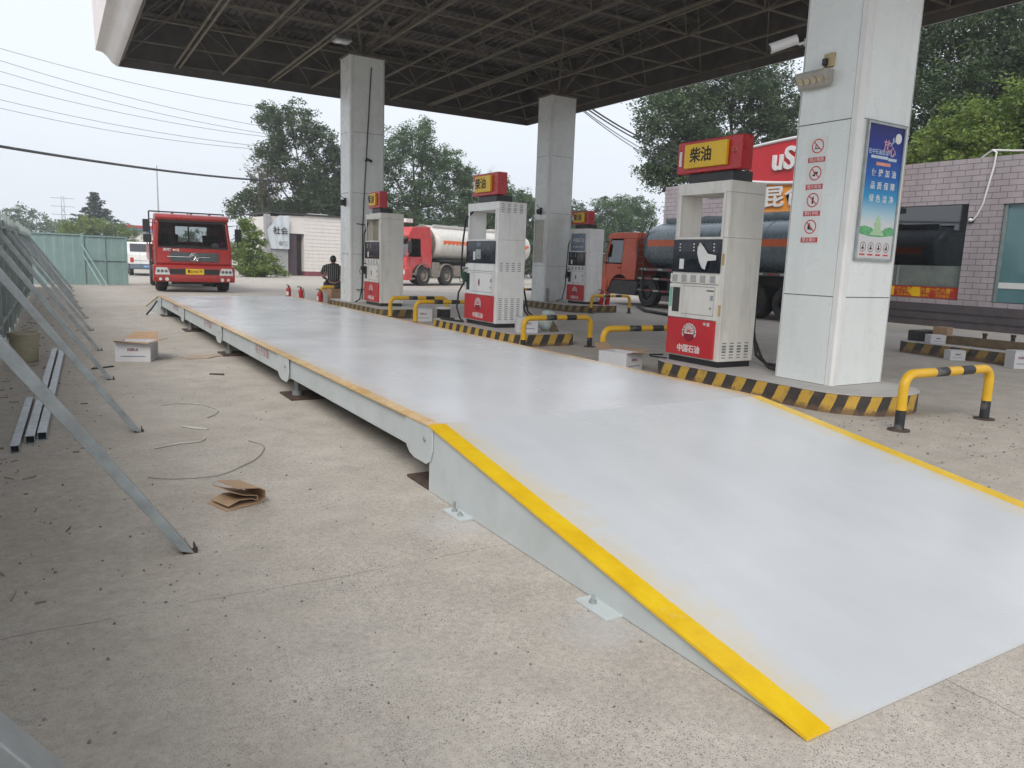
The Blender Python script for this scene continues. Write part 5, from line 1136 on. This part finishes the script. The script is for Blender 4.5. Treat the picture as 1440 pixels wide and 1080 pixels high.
# ------------------------------------------------------------------ distant low buildings, mast
t = thing('distant_shed', 'far shed with blue and red roof edge behind the green hoarding', 'building', (7.6, 105, 0)); MB().box(-2.2, 3, 0, 6, 0, 3.4).build('wall', CREAM, t); MB().box(-2.4, 3.2, -.3, 6.3, 3.4, 4.0).build('roof', BLUEC, t); MB().box(-2.4, 3.2, -.35, -.31, 3.85, 4.2).build('roof_edge', REFR, t)
t = thing('radio_mast', 'thin pale mast rising behind the red lorry', 'mast', (9.2, 100, 0)); MB().tube([(0, 0, 0), (0, 0, 6), (0, 0, 11.2)], [.12, .09, .05], 8).build('pole', GALV, t)
t = thing('pylon', 'faint lattice pylon on the horizon beyond the hoarding', 'pylon', (.9, 222, 0)); b = MB()
for sx in (-1, 1):
    for sy in (-1, 1): b.tube([(sx * .9, sy * .9, 0), (sx * .35, sy * .35, 9), (sx * .25, sy * .25, 13.5)], .06, 4)
for k in range(7): z = 1 + k * 1.4; a = .9 - .55 * z / 9; b.tube([(-a, -a, z), (a, -a, z + 1.4)], .05, 4).tube([(a, -a, z), (-a, -a, z + 1.4)], .05, 4)
for z in (9, 11, 13): b.tube([(-2.6, 0, z), (2.6, 0, z)], .07, 4)
b.build('lattice', GALV, t)

# ------------------------------------------------------------------ overhead wires
def wire(a, b_, r, lab, sag=.6, m=DARK, e0=-.5, e1=1.25, name='overhead_wire', grp='thin overhead wires at the upper left'):
    A, B = Vector(a), Vector(b_); pts = []
    for i in range(25):
        u = e0 + (e1 - e0) * i / 24; p = A.lerp(B, u); p.z += sag * ((u - .5) ** 2 - .25) ; pts.append(p)
    o = MB().tube(pts, r, 5).build(name, m); return tag(o, lab, 'cable', grp)
WG = mat('wire_grey', (.12, .12, .13), .6)
WL = [((-4.17, 60, 13.82), (11.81, 60, 12.31), 'topmost'), ((-4.21, 60, 13.07), (11.78, 60, 10.95), 'second'), ((-4.25, 60, 12.41), (11.77, 60, 10.44), 'third'), ((-4.3, 60, 11.62), (11.51, 60, 10.2), 'fourth'), ((-4.36, 60, 10.64), (11.75, 60, 9.45), 'fifth'), ((-4.39, 60, 10.11), (10.71, 60, 9.18), 'sixth')]
for a, b_, nme in WL:
    wire(a, b_, .016, nme + ' of the thin overhead wires crossing the sky at the upper left', 1.2, WG)
wire((-3.48, 35, 5.15), (8.82, 50, 6.02), .06, 'thick black overhead cable running from the left edge to the big tree', .5, DARK, -.6, 1.3, 'overhead_cable', 'overhead cables')
for k, (z0, z1, dy) in enumerate(((6.9, 6.85, 0), (6.85, 6.7, .1), (6.8, 6.35, .2), (6.82, 6.15, .3))):
    wire((13.9, 20.9 + dy, z0 + .1), (24, 26.7 + dy, z1), (.03, .026, .016, .016)[k], ('thickest', 'second', 'third', 'lowest')[k] + ' cable slanting from the canopy edge towards the right hand trees', .8, WG if k > 1 else DARK, 0, 1.2, 'service_cable', 'cables leaving the right edge of the canopy')

# ------------------------------------------------------------------ vegetation
def leafmesh(name, m, par, clumps, per, size, seed, flat=.7, droop=0.):
    rg = np.random.default_rng(seed); C_ = np.array([c[:3] for c in clumps]); Rr = np.array([c[3] for c in clumps]); n = len(C_) * per
    ctr = np.repeat(C_, per, 0); rr = np.repeat(Rr, per)[:, None]
    d = rg.normal(size=(n, 3)); d /= np.linalg.norm(d, axis=1)[:, None]; rad = rg.random((n, 1)) ** .5
    p = ctr + d * rad * rr * np.array([1, 1, flat])
    a = rg.normal(size=(n, 3)); a[:, 2] = a[:, 2] * .6 - droop; a /= np.linalg.norm(a, axis=1)[:, None]
    b_ = np.cross(a, rg.normal(size=(n, 3))); b_ /= np.linalg.norm(b_, axis=1)[:, None]
    s_ = size * rg.uniform(.55, 1.3, (n, 1)); wd = .42
    V = np.stack([p - a * s_ * .5, p + b_ * s_ * wd * .5, p + a * s_ * .5, p - b_ * s_ * wd * .5], 1).reshape(-1, 3)
    me = bpy.data.meshes.new(name); me.vertices.add(n * 4); me.vertices.foreach_set('co', V.ravel()); me.loops.add(n * 4); me.loops.foreach_set('vertex_index', np.arange(n * 4, dtype=np.int32))
    me.polygons.add(n); me.polygons.foreach_set('loop_start', np.arange(0, n * 4, 4, dtype=np.int32)); me.update(calc_edges=True); me.validate()
    me.materials.append(m); o = bpy.data.objects.new(name, me); COL.objects.link(o); o.parent = par; return o
def tree(loc, H, lobes, m, label, seed, leaf=.24, per=34, cl=.55, dens=1., trunk_r=.2, trunkH=None, group='trees behind the yard', name='leafy_tree', branches=True):
    """lobes: (x, y, z, rx, ry, rz) relative to base"""
    rs = random.Random(seed); t = thing(name, label, 'tree', loc, 0, group); clumps = []
    for (x, y, z, rx, ry, rz) in lobes:
        k = int(dens * 10.5 * (rx * ry * rz) ** (2 / 3) / (cl * cl) * .62)
        for _ in range(max(4, k)):
            d = Vector((rs.gauss(0, 1), rs.gauss(0, 1), rs.gauss(0, 1))).normalized(); u = rs.random() ** .38 * rs.uniform(.75, 1.12)
            clumps.append((x + d.x * rx * u, y + d.y * ry * u, z + d.z * rz * u, cl * rs.uniform(.45, 1.35)))
    leafmesh('crown', m, t, clumps, per, leaf, seed)
    th = trunkH or H * .45; b = MB(); top = Vector((rs.uniform(-.3, .3), rs.uniform(-.3, .3), th))
    b.tube([(0, 0, 0), top * .5 + Vector((rs.uniform(-.1, .1), 0, 0)), top], [trunk_r, trunk_r * .75, trunk_r * .55], 9)
    if branches:
        for (x, y, z, rx, ry, rz) in lobes:
            L_ = Vector((x, y, z)); st = top * rs.uniform(.6, 1.); mid_ = st.lerp(L_, .5) + Vector((rs.uniform(-.3, .3), rs.uniform(-.3, .3), -.2))
            b.tube([st, mid_, L_ + Vector((0, 0, rz * .3))], [trunk_r * .45, trunk_r * .28, .02], 6)
            for _ in range(5):
                d = Vector((rs.gauss(0, 1), rs.gauss(0, 1), rs.gauss(0, .8))).normalized(); s_ = mid_.lerp(L_, rs.random()); e = L_ + Vector((d.x * rx, d.y * ry, d.z * rz)) * .9
                b.tube([s_, s_.lerp(e, .5) + Vector((0, 0, .15)), e], [trunk_r * .16, trunk_r * .1, .012], 5)
    b.build('trunk', TRUNK, t, smooth=60, fix=False); return t
def bare(loc, H, label, seed, spread=.5, r0=.09, lv=5):
    rs = random.Random(seed); t = thing('bare_tree', label, 'tree', loc, 0, 'bare trees'); b = MB()
    def grow(p, d, l, r, k):
        q = p + d * l; m_ = p.lerp(q, .5) + Vector((rs.uniform(-.06, .06) * l, rs.uniform(-.06, .06) * l, 0)); b.tube([p, m_, q], [r, r * .85, r * .65], 5 if r > .02 else 4, caps=False)
        if k <= 0: return
        for _ in range(rs.choice((2, 3, 3))):
            nd = (d + Vector((rs.uniform(-1, 1), rs.uniform(-1, 1), rs.uniform(-.35, .7))) * spread).normalized(); grow(q, nd, l * rs.uniform(.6, .85), r * .62, k - 1)
    grow(Vector((0, 0, 0)), Vector((0, 0, 1)), H * .28, r0, lv); b.build('branches', TRUNK, t, fix=False); return t
# tree left of column 2 (big, behind the hut)
tree((14.5, 55.5, 0), 12, [(-2.9, 0, 10.9, 1.2, 1.1, 1.0), (-2.9, .2, 8.3, 1.2, 1.1, 1.2), (-1.3, 0, 10.6, 1.9, 1.6, 1.7), (.6, 0, 9.6, 1.8, 1.6, 1.6), (-1.7, 0, 7.4, 1.7, 1.5, 1.5), (1.0, .4, 7.0, 2.2, 1.7, 1.9), (.3, 0, 5.0, 2.5, 1.8, 1.6), (-1.2, .3, 4.2, 1.8, 1.5, 1.2), (3.0, .2, 8.2, 1.6, 1.4, 1.7), (-3.3, .3, 6.2, 1.3, 1, 1.2), (-2.6, .2, 4.4, 1.5, 1.2, 1.2), (2.6, 0, 5.4, 1.8, 1.5, 1.6), (-2.2, 0, 9.2, 1.1, 1, 1.1), (0.2, 0, 3.2, 2.8, 1.5, 1.0)], LEAFD, 'tall loose dark tree behind the white hut', 1, leaf=.21, per=46, cl=.5, dens=1.35)
tree((11.0, 57, 0), 6.4, [(-1.1, 0, 4.6, 1.3, 1.1, .95), (.5, 0, 4.9, 1.2, 1., .8), (-.4, 0, 5.4, .9, .9, .6)], LEAFD, 'low dark tree behind the red lorry left of the hut', 2, leaf=.24, per=26, cl=.42, dens=1.2, trunk_r=.12)
bare((10.3, 52.5, 0), 8.2, 'bare twiggy tree between the red lorry and the tall dark tree', 4, .65, .06)
bare((33.5, 66, 0), 12, 'bare twiggy tree above the hedge line between the middle column and pump 1', 8, .42, .1, 5)
# tree behind pump 3
tree((23.6, 57, 0), 12.5, [(-.3, 0, 10.6, 2.3, 1.8, 1.5), (-2.6, 0, 8.8, 2.2, 1.8, 1.8), (2.2, 0, 9.3, 2.5, 1.8, 1.7), (-3.9, 0, 6.2, 2.2, 1.8, 2.0), (0, 0, 6.4, 2.8, 2, 2.2), (4.0, 0, 6.8, 2.2, 1.8, 2.0), (4.6, 0, 8.4, 1.2, 1.1, 1.1), (-1, .5, 3.6, 3.6, 2, 1.8), (3, .5, 3.6, 2.6, 2, 1.8), (.8, 0, 12.0, .6, .5, .9)], LEAFM, 'broad rounded green tree behind pump 3', 3, leaf=.21, per=60, cl=.6, dens=1.5, trunk_r=.3)
tree((17.8, 60, 0), 9, [(-1, 0, 6.5, 2.2, 1.8, 1.8), (1.6, 0, 7.2, 1.8, 1.6, 1.6), (0, 0, 4.2, 3, 2, 2)], LEAFD, 'dark tree right behind the left column', 5, leaf=.22, per=52, cl=.6, dens=1.4)
for i, (x, y, H, wv, lab, mm) in enumerate([(29.5, 55, 8.0, 2.4, 'dark tree right of pump 2 between it and the middle column', LEAFD), (32.3, 57, 9.0, 2.3, 'dark tree half hidden behind the middle column', LEAFM), (36.2, 58, 8.0, 2.4, 'middle height tree right of the middle column', LEAFM), (40.0, 57, 7.6, 2.2, 'rounded tree above the orange cab', LEAFD), (43.2, 56, 8.2, 2.3, 'tree left of pump 1 above the dark tanker', LEAFM), (46.8, 57, 8.8, 2.6, 'tall bushy tree just behind pump 1', LEAFM), (26.5, 53, 6.2, 2.4, 'low dark tree behind the white tanker', LEAFD), (21.0, 51.5, 5.2, 2.4, 'low dark bushes behind the cab of the white tanker', LEAFD)]):
    tree((x, y, 0), H, [(-.7, 0, H * .8, wv * .6, 1.6, H * .16), (wv * .5, 0, H * .68, wv * .65, 1.6, H * .19), (-wv * .5, 0, H * .55, wv * .7, 1.8, H * .2), (.3, 0, H * .36, wv * 1.15, 2, H * .24), (0, 0, H * .15, wv * 1.15, 2, H * .17)], mm, lab, 20 + i, leaf=.22, per=48, cl=.55, dens=1.35, trunk_r=.16)
# big trees behind the shop
tree((31.5, 31, 0), 16, [(0, 0, 12.2, 3.4, 3, 2.6), (-3.0, 1, 9.8, 2.8, 2.4, 2.4), (2.6, -1, 10, 3, 2.6, 2.4), (-1.2, 0, 7.6, 3.2, 2.6, 2.2), (3, -2, 7.0, 3, 2.6, 2.4), (-3.2, 1.5, 7.2, 1.6, 1.6, 1.5), (0, 0, 4.6, 3.6, 2.6, 2.0), (3.5, -2.5, 4.4, 3, 2.6, 2)], LEAFD, 'huge green tree behind the shop left of the nearest column', 41, leaf=.185, per=76, cl=.6, dens=1.9, trunk_r=.4)
tree((29.5, 17.5, 0), 15, [(0, 0, 12, 3.4, 3.2, 2.6), (.8, -3.2, 10.6, 2.8, 2.8, 2.4), (0, 3.0, 9.8, 2.8, 2.6, 2.2), (0, -1, 8.4, 3, 3.2, 2.2), (1, -4.5, 8.2, 2.6, 2.6, 2.2), (0, 2, 6.4, 3, 3, 2)], LEAFD, 'tall dark tree at the upper right behind the shop', 42, leaf=.175, per=76, cl=.6, dens=1.8, trunk_r=.35)
tree((25.2, 11.0, 0), 8, [(0, 2.4, 6.3, 1.9, 1.9, 1.1), (.3, -.2, 7.1, 1.8, 1.9, 1.3), (0, -2.6, 7.3, 1.8, 2, 1.5), (0, 1, 5.0, 2.2, 2.6, 1.2), (.4, -4.4, 6.8, 1.8, 1.8, 1.5), (0, -2.5, 5.2, 2.2, 2.6, 1.3), (0, 4.6, 5.6, 1.5, 1.5, .9)], LEAFL, 'bright yellow-green tree rising just above the shop roof', 43, leaf=.15, per=90, cl=.42, dens=1.5, trunk_r=.2)
# bush between lorry and hut
tree((8.3, 45.6, 0), 3.6, [(-.1, 0, 2.3, .85, .8, .8), (-.6, 0, 1.4, 1.0, .9, .9), (.45, -.2, 1.0, .95, .9, .85), (0, -.3, .5, 1.5, 1., .5), (-.4, 0, 3.0, .5, .5, .5)], LEAFL, 'fresh green bush between the red lorry and the white hut', 51, leaf=.17, per=36, cl=.3, dens=1.2, trunk_r=.06, group='bushes', name='bush', branches=False)
tree((9.6, 45.8, 0), 1.0, [(0, -.2, .35, .7, .6, .35), (-1.2, -.4, .3, 1.0, .6, .35)], LEAFL, 'low weeds at the foot of the grey hut wall', 52, leaf=.16, per=30, cl=.25, dens=1.3, trunk_r=.03, group='bushes', name='bush', branches=False)
# far left: cedar, bushes, misty trees
t = thing('cedar_tree', 'dark pointed cedar rising above the green hoarding', 'tree', (2.0, 88, 0), 0, 'far trees beyond the hoarding'); rs = random.Random(3); cl = []
for k in range(15):
    z = 2.2 + 4.5 * k / 14; rr_ = (3.7 * (1 - k / 14.4) ** .95 + .08) * rs.uniform(.85, 1.1)
    for j in range(int(8 + rr_ * 14)):
        a = rs.uniform(0, 6.28); u = rs.uniform(.2, 1.08); cl.append((rr_ * u * math.cos(a), rr_ * u * math.sin(a), z - .16 * u * rr_ + rs.uniform(-.16, .1), .34))
leafmesh('crown', LEAFC, t, cl, 26, .26, 3, .3); MB().tube([(0, 0, 0), (0, 0, 6.8)], [.2, .03], 8).build('trunk', TRUNK, t)
tree((2.6, 84, 0), 4.6, [(-2.6, 0, 3.0, 1.7, 1.2, .9), (0, 0, 3.3, 1.8, 1.2, .9), (2.0, 0, 2.8, 1.6, 1.2, .8), (0, 0, 1.4, 4, 1.4, 1.2), (-1.4, 0, 3.9, .9, .8, .5)], LEAFL, 'light green bushes in front of the cedar above the hoarding', 61, leaf=.22, per=30, cl=.4, dens=1.2, trunk_r=.1, group='far trees beyond the hoarding', name='bush')
tree((-6.2, 150, 0), 9, [(0, 0, 5.0, 4.2, 2, 2.8), (-2, 0, 3, 4, 2, 2), (3.6, 0, 4.0, 2.6, 2, 2)], LEAFM, 'pale misty tree far beyond the hoarding, leftmost', 62, leaf=.5, per=26, cl=.9, dens=1.3, trunk_r=.3, group='far trees beyond the hoarding')
tree((1.2, 160, 0), 8, [(0, 0, 4.0, 3.6, 2, 2.4), (3, 0, 3, 3.0, 2, 1.6)], LEAFM, 'pale misty tree far beyond the hoarding, next to the cedar', 63, leaf=.5, per=26, cl=.9, dens=1.2, trunk_r=.3, group='far trees beyond the hoarding')
for i, x in enumerate((-16, 12, 24, 38)):
    tree((x, 150 + 4 * i, 0), 7, [(-2, 0, 3.2, 5, 2, 2.4), (4, 0, 2.8, 5, 2, 2.2)], LEAFM, ['distant tree left of the misty ones', 'distant low trees behind the red lorry', 'distant low trees behind the white hut', 'distant low trees behind the white tanker'][i], 70 + i, leaf=.55, per=24, cl=1.0, dens=1.2, trunk_r=.3, group='far trees beyond the hoarding')

# ------------------------------------------------------------------ seated person
carton((5.32, 21.25, 0), (.42, .4, .44), R(15), 'brown carton used as a seat behind the left column', False, None, CARD)
pt = thing('person', 'person seen from behind in a black striped shirt sitting on a carton, head bowed', 'person', (5.32, 21.25, 0), R(-12)); pt.scale = (1.1, 1.1, 1.04)
def skinobj(name, chain, m, par, sub=2):
    """chain: dict key -> (pos, radius, parent key)"""
    keys = list(chain); me = bpy.data.meshes.new(name); idx = {k: i for i, k in enumerate(keys)}
    me.from_pydata([chain[k][0] for k in keys], [(idx[chain[k][2]], idx[k]) for k in keys if chain[k][2]], [])
    o = bpy.data.objects.new(name, me); COL.objects.link(o); o.parent = par; me.materials.append(m)
    sk = o.modifiers.new('skin', 'SKIN'); sk.use_smooth_shade = True
    lay = me.skin_vertices[0].data if me.skin_vertices else None
    if lay is None:
        bm = bmesh.new(); bm.from_mesh(me); bm.verts.layers.skin.verify(); bm.to_mesh(me); bm.free(); lay = me.skin_vertices[0].data
    for k in keys:
        r = chain[k][1]; lay[idx[k]].radius = (r, r) if not isinstance(r, tuple) else r; lay[idx[k]].use_root = (chain[k][2] is None)
    s_ = o.modifiers.new('sub', 'SUBSURF'); s_.levels = sub; s_.render_levels = sub; return o
B = {'pel': ((0, 0, .56), (.15, .12), None), 'sp1': ((0, .02, .70), (.14, .105), 'pel'), 'sp2': ((0, .06, .86), (.155, .105), 'sp1'), 'ch': ((0, .10, 1.02), (.165, .1), 'sp2'), 'nk': ((.01, .17, 1.1), .06, 'ch'), 'nk2': ((.01, .20, 1.14), .055, 'nk'), 'hd': ((.01, .225, 1.22), (.075, .085), 'nk2'), 'hd2': ((.01, .225, 1.31), (.06, .07), 'hd')}
for s_, n_ in ((-1, 'l'), (1, 'r')):
    B.update({n_ + 'sh': ((s_ * .19, .10, .99), .062, 'ch'), n_ + 'el': ((s_ * .27, .2, .76), .046, n_ + 'sh'), n_ + 'wr': ((s_ * .14, .42, .68), .03, n_ + 'el'), n_ + 'hp': ((s_ * .1, .5, .66), (.035, .02), n_ + 'wr'),
              n_ + 'hi': ((s_ * .1, .06, .53), .095, 'pel'), n_ + 'kn': ((s_ * .17, .46, .56), .062, n_ + 'hi'), n_ + 'an': ((s_ * .17, .42, .12), .042, n_ + 'kn'), n_ + 'ft': ((s_ * .18, .56, .05), .04, n_ + 'an')})
    for f, (dx, ln) in enumerate(((-.03, .07), (-.01, .085), (.01, .08), (.028, .065))):
        B[n_ + 'f%d' % f] = ((s_ * .1 + dx, .5 + ln * .7, .645), .009, n_ + 'hp'); B[n_ + 'g%d' % f] = ((s_ * .1 + dx, .5 + ln, .62), .008, n_ + 'f%d' % f)
    B[n_ + 'th'] = ((s_ * .06, .5, .665), .01, n_ + 'hp')
skinobj('body', B, SKIN, pt)
sm, snt, sbs, sco = base('striped_shirt'); sp = N(snt, 'ShaderNodeSeparateXYZ'); L(snt, sco, sp.inputs[0])
fr = math_(snt, 'FRACT', math_(snt, 'DIVIDE', math_(snt, 'ADD', sp.outputs['X'], 5.0), .052)); L(snt, mixc(snt, math_(snt, 'LESS_THAN', fr, .16), (.012, .013, .014), (.34, .36, .34)), sbs.inputs['Base Color']); sbs.inputs['Roughness'].default_value = .85
Sh = {'a': ((0, .0, .60), (.175, .14), None), 'b': ((0, .02, .72), (.175, .13), 'a'), 'c': ((0, .06, .87), (.19, .125), 'b'), 'd': ((0, .11, 1.04), (.2, .125), 'c'), 'e': ((.01, .16, 1.12), (.11, .09), 'd')}
for s_, n_ in ((-1, 'l'), (1, 'r')): Sh.update({n_ + '1': ((s_ * .225, .12, 1.02), .09, 'd'), n_ + '2': ((s_ * .29, .2, .82), .075, n_ + '1')})
skinobj('shirt', Sh, sm, pt)
Tr = {'a': ((0, 0, .54), (.17, .135), None)}
for s_, n_ in ((-1, 'l'), (1, 'r')): Tr.update({n_ + '1': ((s_ * .11, .08, .54), .108, 'a'), n_ + '2': ((s_ * .17, .46, .57), .078, n_ + '1'), n_ + '3': ((s_ * .17, .42, .14), .06, n_ + '2')})
skinobj('trousers', Tr, mat('dark_trousers', (.03, .03, .035), .85), pt)
MB().ball((.01, .215, 1.30), (.085, .097, .088), 16).ball((.01, .17, 1.255), (.078, .06, .075), 14).build('hair', HAIR, pt, smooth=60)
MB().ball((.01, .322, 1.235), (.012, .02, .018), 8).build('nose', SKIN, pt, smooth=60)
for s_ in (-1, 1): MB().ball((.01 + s_ * .082, .235, 1.24), (.012, .022, .032), 8).build('ear', SKIN, pt, smooth=60); MB().ball((.01 + s_ * .03, .296, 1.262), .01, 8).build('eye', INK, pt, smooth=60); MB().ball((s_ * .18, .53, .04), (.05, .13, .045), 12).build('shoe', BLACK, pt, smooth=60)
MB().box(-.02, .04, .303, .312, 1.19, 1.198).build('mouth', PINK, pt)

# ------------------------------------------------------------------ hazy air
HZ = bpy.data.materials.new('hazy_air'); HZ.use_nodes = True; hn = HZ.node_tree; hn.nodes.clear()
ho = N(hn, 'ShaderNodeOutputMaterial'); hv = N(hn, 'ShaderNodeVolumePrincipled'); hv.inputs['Color'].default_value = (.95, .97, 1, 1); hv.inputs['Density'].default_value = .0016; hv.inputs['Anisotropy'].default_value = .2
L(hn, hv.outputs[0], ho.inputs['Volume'])
hz = MB().box(-70, 110, -60, 230, -1, 24).build('haze', HZ); hz['kind'] = 'stuff'
